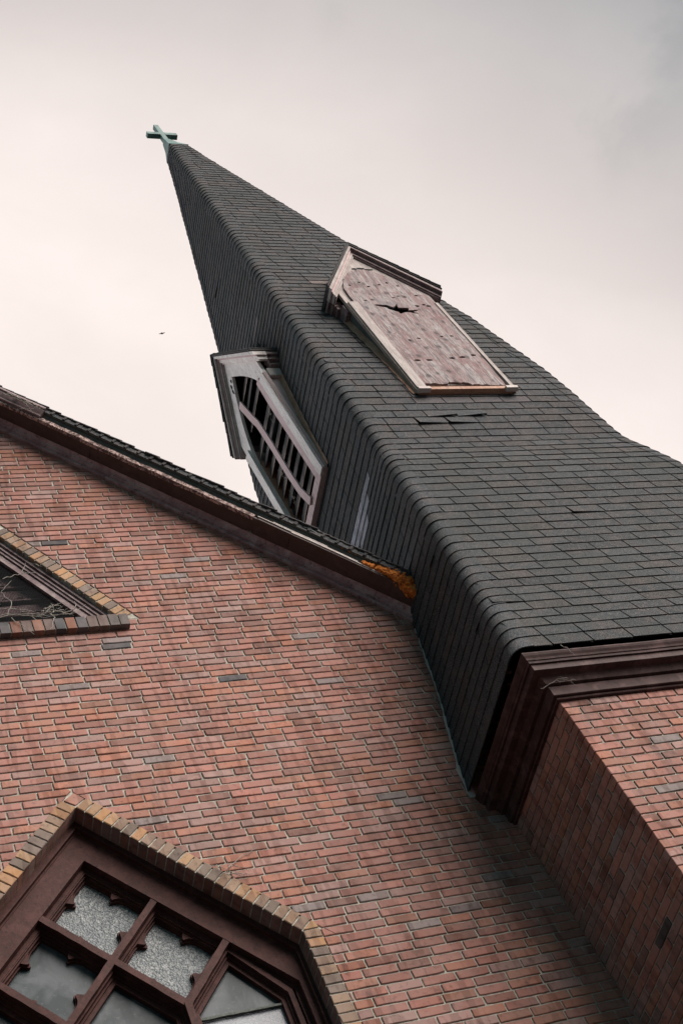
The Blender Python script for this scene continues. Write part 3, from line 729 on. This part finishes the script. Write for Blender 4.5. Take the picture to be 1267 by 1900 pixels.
# ---- spire profile (half width, height above eye level)
prof = [(.3005, .9195), (.294, .955), (.270, 1.053), (.2565, 1.118), (.243, 1.198), (.230, 1.295), (.2185, 1.38), (.2080, 1.43), (.2015, 1.458), (.1968, 1.49), (.1945, 1.56), (.1925, 1.62), (.188, 1.70), (.168, 1.923), (.0215, 3.113)]
prof = [(w * 6.38, h * 6.38) for w, h in prof]
arc = [0.0]
for a, b in zip(prof, prof[1:]): arc.append(arc[-1] + math.hypot(b[0] - a[0], b[1] - a[1]))
def at(s):
    s = max(0, min(s, arc[-1]))
    for i in range(len(arc) - 1):
        if s <= arc[i + 1]:
            t = (s - arc[i]) / (arc[i + 1] - arc[i]); a, b = prof[i], prof[i + 1]
            return a[0] + (b[0] - a[0]) * t, a[1] + (b[1] - a[1]) * t
    return prof[-1]
def w_at_z(h):
    for a, b in zip(prof, prof[1:]):
        if a[1] <= h <= b[1]: return a[0] + (b[0] - a[0]) * (h - a[1]) / (b[1] - a[1])
    return prof[0][0] if h < prof[0][1] else prof[-1][0]
def FT(side):   # u to the right as seen from outside, d outward from the axis, h above eye level
    if side == 'F': return lambda u, d, h: Vector((xc + u, yc - d, h + GZ))
    if side == 'L': return lambda u, d, h: Vector((xc - d, yc - u, h + GZ))
    if side == 'B': return lambda u, d, h: Vector((xc - u, yc + d, h + GZ))
    return lambda u, d, h: Vector((xc + d, yc + u, h + GZ))
EXP = 0.127
NC = int(arc[-1] / EXP)
rad = lambda w: min(0.082, 0.36 * w)
DOR = {'F': 0.02, 'L': -0.03}                         # dormer centre lines
def in_dormer(side, u, h):
    if side not in DOR: return False
    u = abs(u - DOR[side])
    if h < 10.36 or h > 13.3: return False
    return u < (0.50 if h < 12.3 else max(0, (13.3 - h) / 1.0 * 0.45))
sp = MB(); dkk = MB()
def shingle_col(side, u, h):
    b = random.uniform(0.78, 1.18); r = random.random()
    c = (0.058, 0.062, 0.070)
    if r < 0.13: c = (0.072, 0.062, 0.061)
    elif r < 0.24: c = (0.046, 0.052, 0.060)
    elif r < 0.30: c = (0.080, 0.080, 0.087)
    if side == 'F' and h < 9: c = (c[0] * 0.94, c[1] * 0.96, c[2] * 0.92)
    return (c[0] * b * .74, c[1] * b * .86, c[2] * b * .88)
for side in 'FLBR':
    T = FT(side)
    for k in range(NC + 1):
        sa_, sb_ = k * EXP, min((k + 1) * EXP + 0.012, arc[-1])
        (wb, hb), (wt, ht) = at(sa_), at(sb_)
        if sb_ - sa_ < .02: continue
        L = math.hypot(wt - wb, ht - hb); nd, nh = (ht - hb) / L, (wb - wt) / L      # outward normal in (d,h)
        mb_, mt_ = rad(wb) * .62, rad(wt) * .62
        # deck, split round the dormer opening
        segs = [(-1, 1)]
        cen = DOR.get(side)
        if cen is not None and in_dormer(side, cen, hb): segs = [(-1, 'a'), ('b', 1)]
        for a, b in segs:
            e0 = -(wb - mb_) if a == -1 else cen + .42; e1_ = (wb - mb_) if b == 1 else cen - .42
            f0 = -(wt - mt_) if a == -1 else cen + .42; f1 = (wt - mt_) if b == 1 else cen - .42
            dkk.quad([T(e0, wb - .004, hb), T(e1_, wb - .004, hb), T(f1, wt - .004, ht), T(f0, wt - .004, ht)])
        wdt = 0.305; u = -2.4 + (0.5 * wdt if k % 2 else 0) + random.uniform(-.012, .012) + (0.15 if k % 5 == 0 else 0)
        while u < 2.4:
            gp = .0055 if side == 'F' else .003; ua, ub = u + gp, u + wdt - gp; u += wdt
            la, lb = max(ua, -(wb - mb_)), min(ub, wb - mb_); ta, tb_ = max(ua, -(wt - mt_)), min(ub, wt - mt_)
            if la >= lb: continue
            if ta >= tb_: ta = tb_ = (la + lb) / 2
            um = (la + lb) / 2
            if in_dormer(side, um, hb + .06) and in_dormer(side, la, hb) and in_dormer(side, lb, hb): continue
            if in_dormer(side, um, hb):
                cut = cen + (.46 if um > cen else -.46)
                if um > cen: la = max(la, cut); ta = max(ta, cut)
                else: lb = min(lb, cut); tb_ = min(tb_, cut)
                if la >= lb or ta >= tb_: continue
            cc = shingle_col(side, um, hb); l1, l2 = 0.011 + random.uniform(-.001, .002), 0.011 + random.uniform(-.001, .002)
            sk = random.uniform(-.003, .003); sk2 = sk + random.uniform(-.0015, .0015)
            # details seen in the photo: slipped, curled and replaced tabs
            if side == 'F' and abs(hb - 9.79) < .125 and -.64 < um < -.10: l1 += (.020 if k % 2 else .003); l2 += (.002 if k % 2 else .022); sk -= .010; cc = tuple(q * 1.25 for q in cc)
            if side == 'F' and abs(hb - 13.30) < .062 and -.42 < um < -.08: cc = (0.24, 0.19, 0.18)
            if side == 'F' and abs(hb - 10.16) < .062 and abs(um) < .55: cc = (0.105, 0.095, 0.105)
            if side == 'L' and abs(hb - 13.28) < .062 and .05 < um < .36: cc = (0.25, 0.20, 0.205)
            if side == 'L' and ((abs(hb - 9.42) < .062 and .16 < um < .80) or (abs(hb - 9.12) < .125 and .24 < um < .68)): cc = (0.62, 0.62, 0.70)
            if random.random() < .012: l1 += .012
            def P(uu, w, h, o, s=0.0): return T(uu, w + nd * o - (wb - wt) / L * (-s) * 0, h + nh * o + s)
            A, B = P(la, wb, hb, l1, sk), P(lb, wb, hb, l2, sk2); C, D = P(tb_, wt, ht, .003), P(ta, wt, ht, .003)
            A0, B0 = P(la, wb, hb, l1 - .0065, sk), P(lb, wb, hb, l2 - .0065, sk2); C0, D0 = P(tb_, wt, ht, -.001), P(ta, wt, ht, -.001)
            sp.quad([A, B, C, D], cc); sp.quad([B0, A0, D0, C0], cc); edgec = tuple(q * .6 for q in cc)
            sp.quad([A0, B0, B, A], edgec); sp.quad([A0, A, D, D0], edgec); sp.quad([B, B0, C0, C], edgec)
spire = sp.build('spire_roof', M['shingle'], steeple, recalc=False)
dkk.build('roof_felt', M['deck'], spire, recalc=False)
# bent hip caps
for (sx, sy), nm in (((-1, -1), 'hip_cap'), ((1, -1), 'hip_cap'), ((-1, 1), 'hip_cap'), ((1, 1), 'hip_cap')):
    q = MB()
    for k in range(NC + 1):
        sa_, sb_ = k * EXP - .004, min((k + 1) * EXP + 0.012, arc[-1])
        if sb_ - sa_ < .03: continue
        (wb, hb), (wt, ht) = at(sa_), at(sb_)
        cc = shingle_col('C', 0, hb); b = 1.0 + max(0, (7.4 - hb)) * 0.16; cc = tuple(x * b * 1.05 for x in cc)
        LL = random.uniform(.155, .175); Lx, Ly = LL + random.uniform(-.008, .008), LL + random.uniform(-.008, .008)
        def path(w, h, off, f=1.0, dz=0.0):
            r = rad(w); cx_, cy_ = w + off, w + off; pts = []
            lx, ly = min(Lx, w * .8) * f, min(Ly, w * .8) * f
            a = [(cx_, cy_ - ly), (cx_, cy_ - (ly + r) / 2)]
            for t in range(0, 7):
                th = math.pi / 2 * t / 6; a.append((cx_ - r + r * math.cos(th), cy_ - r + r * math.sin(th)))
            a += [(cx_ - (lx + r) / 2, cy_), (cx_ - lx, cy_)]
            for i, (px, py) in enumerate(a):
                sag = 0.010 * math.cos((i / (len(a) - 1) - .5) * math.pi)
                pts.append(Vector((xc + sx * px, yc + sy * py, h + GZ - dz - sag)))
            return pts
        ob = .017 + random.uniform(-.002, .002)
        r1, r2, r3 = path(wb, hb, ob), path(wt, ht, .009), path(wb, hb, ob - .008)
        q.grid([r1, r2], cc, smooth=True); q.grid([r3, r1], tuple(x * .6 for x in cc), smooth=False)
        q.quad([r1[0], r2[0], path(wt, ht, .0)[0], r3[0]], cc); q.quad([r1[-1], r2[-1], path(wt, ht, .0)[-1], r3[-1]], cc)
    q.build(nm, M['shingle'], spire, recalc=False)
# ---- copper cap and cross
q = MB(); hb, ht = prof[-1][1] - .02, 20.33; wb, wt = .150, .047; ox = -.045
rows = []
for f, wv in ((0, wb), (.03, wb * .97), (.5, .088), (1, wt)):
    h = z(hb + (ht - hb) * f); o = ox * f
    rows.append([(xc + o - wv, yc - wv, h), (xc + o + wv, yc - wv, h), (xc + o + wv, yc + wv, h), (xc + o - wv, yc + wv, h)])
q.grid(rows, smooth=False, closed=True); q.quad(rows[-1]); q.build('spire_cap', M['copper'], steeple)
q = MB(); cxx = xc + ox; s = .037
q.box((cxx - s, yc - s, z(20.31)), (cxx + s, yc + s, z(20.97)))
q.box((cxx - .235, yc - s - .002, z(20.545)), (cxx - s - .001, yc + s + .002, z(20.635))); q.box((cxx + s + .001, yc - s - .002, z(20.545)), (cxx + .235, yc + s + .002, z(20.635)))
q.build('cross', M['copper'], steeple)

# ---- dormers
def dormer(side, boarded):
    T0 = FT(side); cen = DOR[side]
    T = lambda u, d, h: T0(u + cen, d, h)
    root = thing('dormer', '', '', T(0, 1.2, 11.5)); del root['label']; del root['category']; root.parent = steeple; root.matrix_parent_inverse = steeple.matrix_world.inverted()
    D = 1.275
    lab(root, 'dormer closed with rotting plywood' if boarded else 'open dormer with loose boards')
    def box(name, m, lo, hi, jit=0.0015):
        q = MB(); q.box((lo[0], lo[1], lo[2]), (hi[0], hi[1], hi[2]), T, jit=jit); return q.build(name, M[m], root)
    def pl(name, m, outer, holes, d0, d1):
        q = MB(); q.plate(outer, holes, d0, d1, T); return q.build(name, M[m], root)
    S = 1.70; PK = 13.46
    # roof: two thin slabs running back into the spire
    q = MB()
    for sx in (-1, 1):
        E0 = .650; z0 = PK - S * E0
        for a, b, c, d, e, f in ((0, E0, PK, z0, .0, .028),):
            q.plate([(0, PK + .03), (sx * E0, z0 + .03), (sx * (E0 + .004), z0 - .002), (0, PK - .012)], [], .74, 1.362, T, (0.06, 0.06, 0.065))
        for i in range(9):       # stepped shingle edge on top
            t0, t1 = i / 9, (i + 1) / 9
            ua, ub = sx * E0 * t0, sx * E0 * t1; za, zb = PK + .032 - S * E0 * t0, PK + .032 - S * E0 * t1
            q.plate([(ua, za), (ub + sx * .004, zb), (ub + sx * .010, zb + .016), (ua, za + .006)], [], .74, 1.368 + random.uniform(-.004, .006), T, (0.06, 0.06, 0.066))
    q.build('dormer_roof', M['shingle'], root)
    # stepped rake mouldings
    for sx in (-1, 1):
        m = ('worn' if boarded else 'bleach') if (boarded and sx < 0) or (not boarded and sx > 0) else ('mauve' if boarded else 'worn')
        def band(z_o, z_i, ue, d0, d1, mm_, nm):
            pts = [(0, PK - z_o), (sx * ue, PK - z_o - S * ue), (sx * (ue - .01), PK - z_i - S * ue + .0), (0, PK - z_i)]
            pl(nm, mm_, pts, [], d0, d1)
        band(.016, .070, .645, 1.20, 1.350, m, 'rake_trim')
        band(.071, .095, .630, 1.20, 1.322, 'mauve' if m == 'mauve' else 'pink', 'rake_trim')
        band(.096, .165, .618, 1.20, 1.308, m, 'rake_trim')
        band(.166, .195, .600, 1.20, 1.292, m, 'rake_trim')
    # eave returns running back to the spire, and brackets below
    for sx in (-1, 1):
        for nm, m, ua, ub, za, zb, dd in (('eave_moulding', 'mauve', .50, .640, 12.30, 12.345, 1.375), ('eave_moulding', 'mauve', .50, .610, 12.245, 12.299, 1.365), ('eave_moulding', 'mauve', .50, .575, 12.19, 12.244, 1.360)):
            box(nm, m, (sx * ua, .80, za), (sx * ub, dd - .18, zb))
        box('eave_bracket', 'mauve' if boarded else 'pale', (sx * .505, .90, 12.02), (sx * .545, 1.235, 12.168))
        # cheeks
        q = MB(); top = 12.17
        for side_u in (sx * .500,):
            pts = []
            for i in range(13):
                h = 10.30 + (top - 10.30) * i / 12; pts.append((D - .03, h))
            P1 = [T(side_u, d, h) for d, h in pts]; P2 = [T(side_u, w_at_z(h) - .06, h) for d, h in pts]
            P3 = [T(side_u - sx * .03, d, h) for d, h in pts]; P4 = [T(side_u - sx * .03, w_at_z(h) - .06, h) for d, h in pts]
            q.grid([P1, P2]); q.grid([P3, P4]); q.grid([P1, P3])
        q.build('cheek', M['greywood' if boarded else 'pink'], root)
        q = MB(); r1 = []; r2 = []; r3 = []
        for i in range(27):
            h = 10.30 + (12.05 - 10.30) * i / 26; o = .016 + .008 * abs(math.sin(i * 1.05)); w = w_at_z(h)
            r1.append(T(sx * .502, w + .045, h)); r2.append(T(sx * (.512 + o * .5), w + .022 + o * .3, h)); r3.append(T(sx * (.535 + o), w + .014, h))
        q.grid([r1, r2, r3], smooth=True); q.build('flashing', M['rust'], root)
    # face
    zsp = 12.17
    hb_out = [(-.52, zsp - .02), (-.52, PK - .195 - S * .52 + .03), (0, PK - .185), (.52, PK - .195 - S * .52 + .03), (.52, zsp - .02)]
    def arch(hw, zb, zs, pk, n=10):
        pts = [(-hw, zb), (hw, zb)]
        for i in range(n + 1): t = i / n; pts.append((hw * math.cos(t * math.pi / 2) ** 0.9, zs + (pk - zs) * math.sin(t * math.pi / 2) ** 1.05))
        for i in range(n - 1, -1, -1): t = i / n; pts.append((-hw * math.cos(t * math.pi / 2) ** 0.9, zs + (pk - zs) * math.sin(t * math.pi / 2) ** 1.05))
        r = []
        for p in pts:
            if not r or (abs(p[0] - r[-1][0]) + abs(p[1] - r[-1][1])) > 1e-5: r.append(p)
        return r
    if boarded: ah = arch(.385, 10.44, 12.05, 12.86)
    else:
        ah = [(-.425, 10.44), (.425, 10.44)] + [(.425 * (1 - (t / 10) ** 1.7), 11.85 + 1.13 * t / 10) for t in range(0, 11)] + [(-.425 * (1 - (t / 10) ** 1.7), 11.85 + 1.13 * t / 10) for t in range(9, -1, -1)]
    outer = [(-.52, 10.40), (.52, 10.40), (.52, PK - .195 - S * .52 + .03), (0, PK - .185), (-.52, PK - .195 - S * .52 + .03)]
    pl('face_board', 'worn' if boarded else 'bleach', outer, [list(reversed(ah))], D - .035, D)
    # jamb casings
    for sx in (-1, 1):
        m = 'worn' if boarded else 'bleach'
        box('casing', m, (sx * (.475 if boarded and sx > 0 else .415), D + .001, 10.285), (sx * .515, D + .030, 12.12))
        box('casing', 'tan' if boarded else 'pink', (sx * .490, D - .02, 10.285), (sx * .528, D + .012, 12.12))
    box('sill', 'rust' if boarded else 'pink', (-.50, 1.16, 10.285), (.50, D + (.025 if boarded else .02), 10.33 if boarded else 10.40))
    if boarded:
        for sx in (-1, 1): box('sill_block', 'pale', (sx * .40, D, 10.262), (sx * .525, D + .050, 10.30))
        bot = []; n = 34
        for i in range(n + 1):
            u = -.415 + .85 * i / n; bot.append((u, 10.405 + random.uniform(-.012, .012) - .05 * (i / n) + (.03 if 10 < i < 20 else 0)))
        o = bot + [(.445, 10.42), (.475, 11.2), (.49, 12.10), (.475, 12.24), (.36, 12.50), (.20, 12.74), (.06, 12.90), (-.08, 12.935), (-.22, 12.86), (-.36, 12.67), (-.43, 12.46), (-.44, 12.3), (-.43, 11.2)]
        hole = [((a - .01) * 1.55, 11.97 + (b - 11.97) * 1.5) for a, b in [(-.14, 12.04), (-.06, 12.035), (-.02, 12.00), (.03, 12.06), (.015, 11.995), (.09, 11.99), (.07, 11.955), (.155, 11.965), (.10, 11.93), (.13, 11.90), (.045, 11.925), (-.005, 11.90), (-.015, 11.93), (-.055, 11.96), (-.08, 11.995), (-.13, 12.015)]]
        jag = []
        for i in range(len(hole)):
            a, b = hole[i], hole[(i + 1) % len(hole)]
            for t in (0, .35, .7): jag.append((a[0] + (b[0] - a[0]) * t + (random.uniform(-.007, .007) if t else 0), a[1] + (b[1] - a[1]) * t + (random.uniform(-.005, .005) if t else 0)))
        holes = [list(reversed(jag))]
        def scar(cx_, cz_, r, asp=1.0):
            n = 9; r *= 1.35; return list(reversed([(cx_ + r * asp * math.cos(2 * math.pi * i / n) * random.uniform(.6, 1.2), cz_ + r * math.sin(2 * math.pi * i / n) * random.uniform(.6, 1.2)) for i in range(n)]))
        # knot holes and nail rot, in rows across the sheet
        for a, b in ((-.34, 12.52), (-.20, 12.60), (-.13, 12.50), (.01, 12.55), (.12, 12.60), (.22, 12.53)): holes.append(scar(a, b, .014))
        for a, b in ((-.30, 12.16), (-.22, 12.18), (.05, 12.24), (.12, 12.28), (.19, 12.26), (.34, 12.30)): holes.append(scar(a, b, .011, 1.5))
        for a, b in ((.24, 12.05), (.33, 12.08), (.37, 12.05)): holes.append(scar(a, b, .015, 1.5))
        for a, b in ((-.18, 11.28), (-.06, 11.32), (.21, 11.36), (.33, 11.37)): holes.append(scar(a, b, .012, 1.6))
        for a, b in ((-.28, 10.86), (-.15, 10.86), (.12, 10.90), (.24, 10.92), (.38, 10.96)): holes.append(scar(a, b, .016, 1.8))
        pl('plywood_panel', 'ply', o, holes, D + .004, D + .022)
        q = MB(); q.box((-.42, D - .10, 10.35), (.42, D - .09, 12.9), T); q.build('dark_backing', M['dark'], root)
        q = MB()
        for a, b, r, asp in ((-.10, 12.98, .016, 2.2), (-.02, 12.995, .016, 2.4), (.06, 12.97, .018, 2.2), (-.13, 12.92, .014, 1)): q.plate(list(reversed(scar(a, b, r, asp))), [], D + .0005, D + .0035, T)
        q.build('rot_hole', M['dark'], root)
    else:
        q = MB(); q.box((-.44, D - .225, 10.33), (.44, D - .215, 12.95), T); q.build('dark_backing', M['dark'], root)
        # louvre boards set one above another in the opening, a pale sawn edge on each
        hgt = 10.42; i = 0
        while hgt < 12.8:
            hw = .44 if hgt < 11.8 else .44 * (1 - ((hgt - 11.8) / 1.2) ** 1.5)
            tl_ = random.uniform(-.022, .022); ir = random.uniform(-.02, .02)
            if hw > .05 and i != 9:
                bx = MB()
                Pq = [T(-hw, D - .065, hgt + ir - tl_), T(hw, D - .065, hgt + ir + tl_), T(hw, D - .115, hgt + ir + tl_ + .185), T(-hw, D - .115, hgt + ir - tl_ + .185)]; bx.quad(Pq)
                Pq = [T(-hw, D - .065, hgt + ir - tl_), T(hw, D - .065, hgt + ir + tl_), T(hw, D - .062, hgt + ir + tl_ + .012), T(-hw, D - .062, hgt + ir - tl_ + .012)]
                bx.quad(Pq, mi=1 if i % 4 != 3 else 0)
                Pq2 = [T(-hw, D - .062, hgt + ir - tl_ + .012), T(hw, D - .062, hgt + ir + tl_ + .012), T(hw, D - .112, hgt + ir + tl_ + .192), T(-hw, D - .112, hgt + ir - tl_ + .192)]; bx.quad(Pq2)
                bx.build('louvre_board', [M['darkboard'], M['tan']], root)
            hgt += .19; i += 1
        for sx in (-1, 1):   # inner jamb lining
            box('jamb_lining', 'pink' if sx > 0 else 'rust', (sx * .426, D - .2, 10.42), (sx * .445, D - .036, 11.90))
        # loose boards nailed across the front
        def plank(pts, w, d0, d1, m, label=None):
            P = []; Q = []
            for i, p in enumerate(pts):
                a = Vector(pts[max(0, i - 1)]); b = Vector(pts[min(len(pts) - 1, i + 1)]); d = (b - a).normalized(); n = Vector((-d.y, d.x)) * w
                P.append(tuple(Vector(p) + n)); Q.append(tuple(Vector(p) - n))
            q = MB(); q.plate(P + Q[::-1], [], d0, d1, T); lab(q.build('loose_board', M[m], root), label)
        plank([(.375, 12.20), (.365, 11.7), (.370, 11.0), (.372, 10.38)], .040, D + .004, D + .022, 'pink')
        plank([(-.09, 12.52), (-.035, 12.16), (.005, 11.95), (.020, 11.5), (.015, 11.0), (.03, 10.62), (.085, 10.36)], .040, D + .024, D + .042, 'pink', 'bent batten hanging down the middle')
        q = MB()
        def scar(cx_, cz_, r, asp=1.0):
            n = 9; return [(cx_ + r * asp * math.cos(2 * math.pi * i / n) * random.uniform(.7, 1.2), cz_ + r * math.sin(2 * math.pi * i / n) * random.uniform(.7, 1.2)) for i in range(n)]
        for a, b, r, asp in ((-.10, 12.93, .045, .35), (-.05, 12.97, .035, .4), (-.12, 12.86, .05, .3)): q.plate(scar(a, b, r, asp), [], D + .0005, D + .0035, T)
        q.build('rot_hole', M['dark'], root)
        # straw of an old nest
        for u0_, h0_ in ((-.20, 11.30), (.17, 11.85), (-.25, 10.92)):
            q = MB(); c0 = T(u0_, D - .052, h0_)
            for i in range(11):
                a = random.uniform(0, 6.28); l_ = random.uniform(.02, .09)
                q.tube([c0, T(u0_ + l_ * .5 * math.cos(a), D - .045, h0_ + l_ * .9 * math.sin(a)), T(u0_ + l_ * math.cos(a + .6), D - .05, h0_ + l_ * 1.7 * math.sin(a + .6))], .002, seg=4)
            q.build('nest_straw', M['vine'], root)
    return root
dormer('F', True); dormer('L', False)

# ================================================================== dry vines
def vine(name, label, strands, T, rad_=.0032, group='dry vines and straw clinging to the church'):
    q = MB()
    for pts in strands:
        P = []
        for i in range(len(pts) - 1):
            a, b = Vector(pts[i]), Vector(pts[i + 1]); n = 5
            for t in range(n):
                p = a.lerp(b, t / n); w = Vector([noise.noise(p * 14 + Vector((j * 9, len(P), 0))) for j in range(3)]) * .012; P.append(T(*(p + w)))
        P.append(T(*pts[-1])); q.tube(P, rad_)
    o = q.build(name, M['vine']); o['label'] = label; o['category'] = 'vine'
    if group: o['group'] = group
def U(u, v, n=.012): return (u, n, v)
def twigs(cx_, cz_, n, w, h, out=.012, ln=.25):
    r = []
    for i in range(n):
        x, zz = cx_ + random.uniform(-w, w), cz_ + random.uniform(-h, h); a = random.uniform(-.5, .9); pts = [U(x, zz, out)]
        for k in range(random.randint(3, 5)):
            a += random.uniform(-.7, .7); x += math.cos(a) * ln / 4; zz += math.sin(a) * ln / 4; pts.append(U(x, zz, out + random.uniform(0, .02)))
        r.append(pts)
    return r
st = [[U(1.55, 8.10, .0), U(1.8, 8.14, .01), U(2.05, 8.06, .02), U(2.25, 8.08, .02), U(2.38, 8.20, .0)], [U(1.6, 8.05, .03), U(1.85, 8.10, .04), U(2.1, 8.03, .06), U(2.3, 8.03, .06)],
      [U(1.8, 8.14, .0), U(1.86, 8.30, -.01), U(1.80, 8.42, .0), U(1.9, 8.55, .0)], [U(2.08, 8.05, .06), U(2.10, 7.99, .07), U(2.07, 7.90, .07), U(2.05, 7.85, .07)], [U(1.80, 8.02, .06), U(1.88, 7.90, .07), U(1.93, 7.82, .06)],
      [U(1.85, 8.62, -.03), U(2.0, 8.68, -.03), U(2.06, 8.80, -.02), U(2.16, 8.70, .0)], [U(2.0, 8.68, -.03), U(2.12, 8.66, -.03)], [U(1.86, 8.86, .01), U(1.93, 8.74, .01)]] + twigs(1.85, 8.15, 7, .22, .08, .0) + twigs(2.15, 8.07, 9, .14, .02, .05, .12)
vine('dry_vine', 'tangle of dry vine across the triangular vent', st, WT, .0031)
RTr = RT(1)
st = [[(0.42, .312, .13), (.55, .315, .12), (.68, .318, .13), (.80, .312, .14)], [(.40, .30, .10), (.52, .305, .14), (.66, .30, .09), (.74, .27, .07)], [(.50, .312, .15), (.56, .31, .09), (.62, .31, .15)], [(.60, .31, .12), (.72, .318, .10), (.78, .315, .12), (.79, .305, .10)], [(.72, .29, .10), (.66, .27, .08), (.58, .255, .07)]]
vine('dry_vine', 'dry vine twigs wrapped round the broken crown moulding at the upper left', st, RTr, .0045)
vine('dry_vine', 'dry twigs clinging above the yellow brick window head', twigs(2.62, 5.50, 5, .06, .05, .02, .14) + [[U(2.65, 5.52), U(2.78, 5.60), U(2.88, 5.64)]], WT, .0028)
vine('dry_vine', 'thin dark vine stem trailing on the brick beside the steeple shingles', [[U(3.95, 7.02), U(4.15, 6.98), U(4.32, 6.86), U(4.5, 6.80), U(4.66, 6.84)], [U(4.32, 6.86), U(4.42, 6.72), U(4.46, 6.6)], [U(4.6, 6.83), U(4.62, 6.72), U(4.60, 6.66)]], WT, .0028)
FTw = lambda u, n, v: Vector((u, y0 - n, v + GZ))
vine('dry_vine', 'pale straw caught on the corner of the steeple cornice', [[(4.60, .03, 5.64), (4.66, .07, 5.68), (4.74, .09, 5.63), (4.78, .07, 5.57)], [(4.62, .05, 5.66), (4.70, .08, 5.64), (4.79, .09, 5.60)], [(4.55, .05, 5.60), (4.66, .08, 5.63), (4.72, .08, 5.62)], [(4.75, .21, 5.80), (4.78, .215, 5.76), (4.80, .21, 5.70)]], FTw, .0022)
vine('dry_vine', 'short pale stems hanging from the rake moulding', [[(3.05 - 1.0, .06, .05), (2.06, .08, .02), (2.08, .09, -.01)], [(2.10, .07, .05), (2.13, .09, .02)], [(2.95, .10, .06), (2.98, .11, .03), (2.97, .12, .0)], [(2.92, .10, .04), (2.99, .11, .035)], [(2.45, .05, .02), (2.5, .06, -.01), (2.47, .05, -.04)]], RTr, .0024)

# ================================================================== bird, far off left of the spire
def px_dir(px, py):
    v = Vector(((px - 633.5), -(py - 950), -2639)); return (cam.matrix_world.to_3x3() @ v).normalized()
bp = Vector((0, 0, GZ)) + px_dir(301, 619) * 120
q = MB(); blob(q, (0, 0, 0), .05, (2.2, .8, .8), 1, .05)
for sy in (-1, 1):
    q.grid([[(.06, sy * .03, .01), (.07, sy * .13, .05), (.0, sy * .27, .03)], [(-.06, sy * .03, .01), (-.04, sy * .13, .045), (-.03, sy * .27, .028)]], smooth=False)
    q.grid([[(.06, sy * .03, .016), (.07, sy * .13, .056), (.0, sy * .27, .034)], [(-.06, sy * .03, .016), (-.04, sy * .13, .051), (-.03, sy * .27, .034)]], smooth=False)
q.box((-.17, -.03, -.004), (-.08, .03, .004))
bird = q.build('bird', M['bird']); bird.location = bp; bird.rotation_euler = (R(20), R(-10), R(60)); bird['label'] = 'tiny dark bird flying in the open sky left of the spire'; bird['category'] = 'bird'
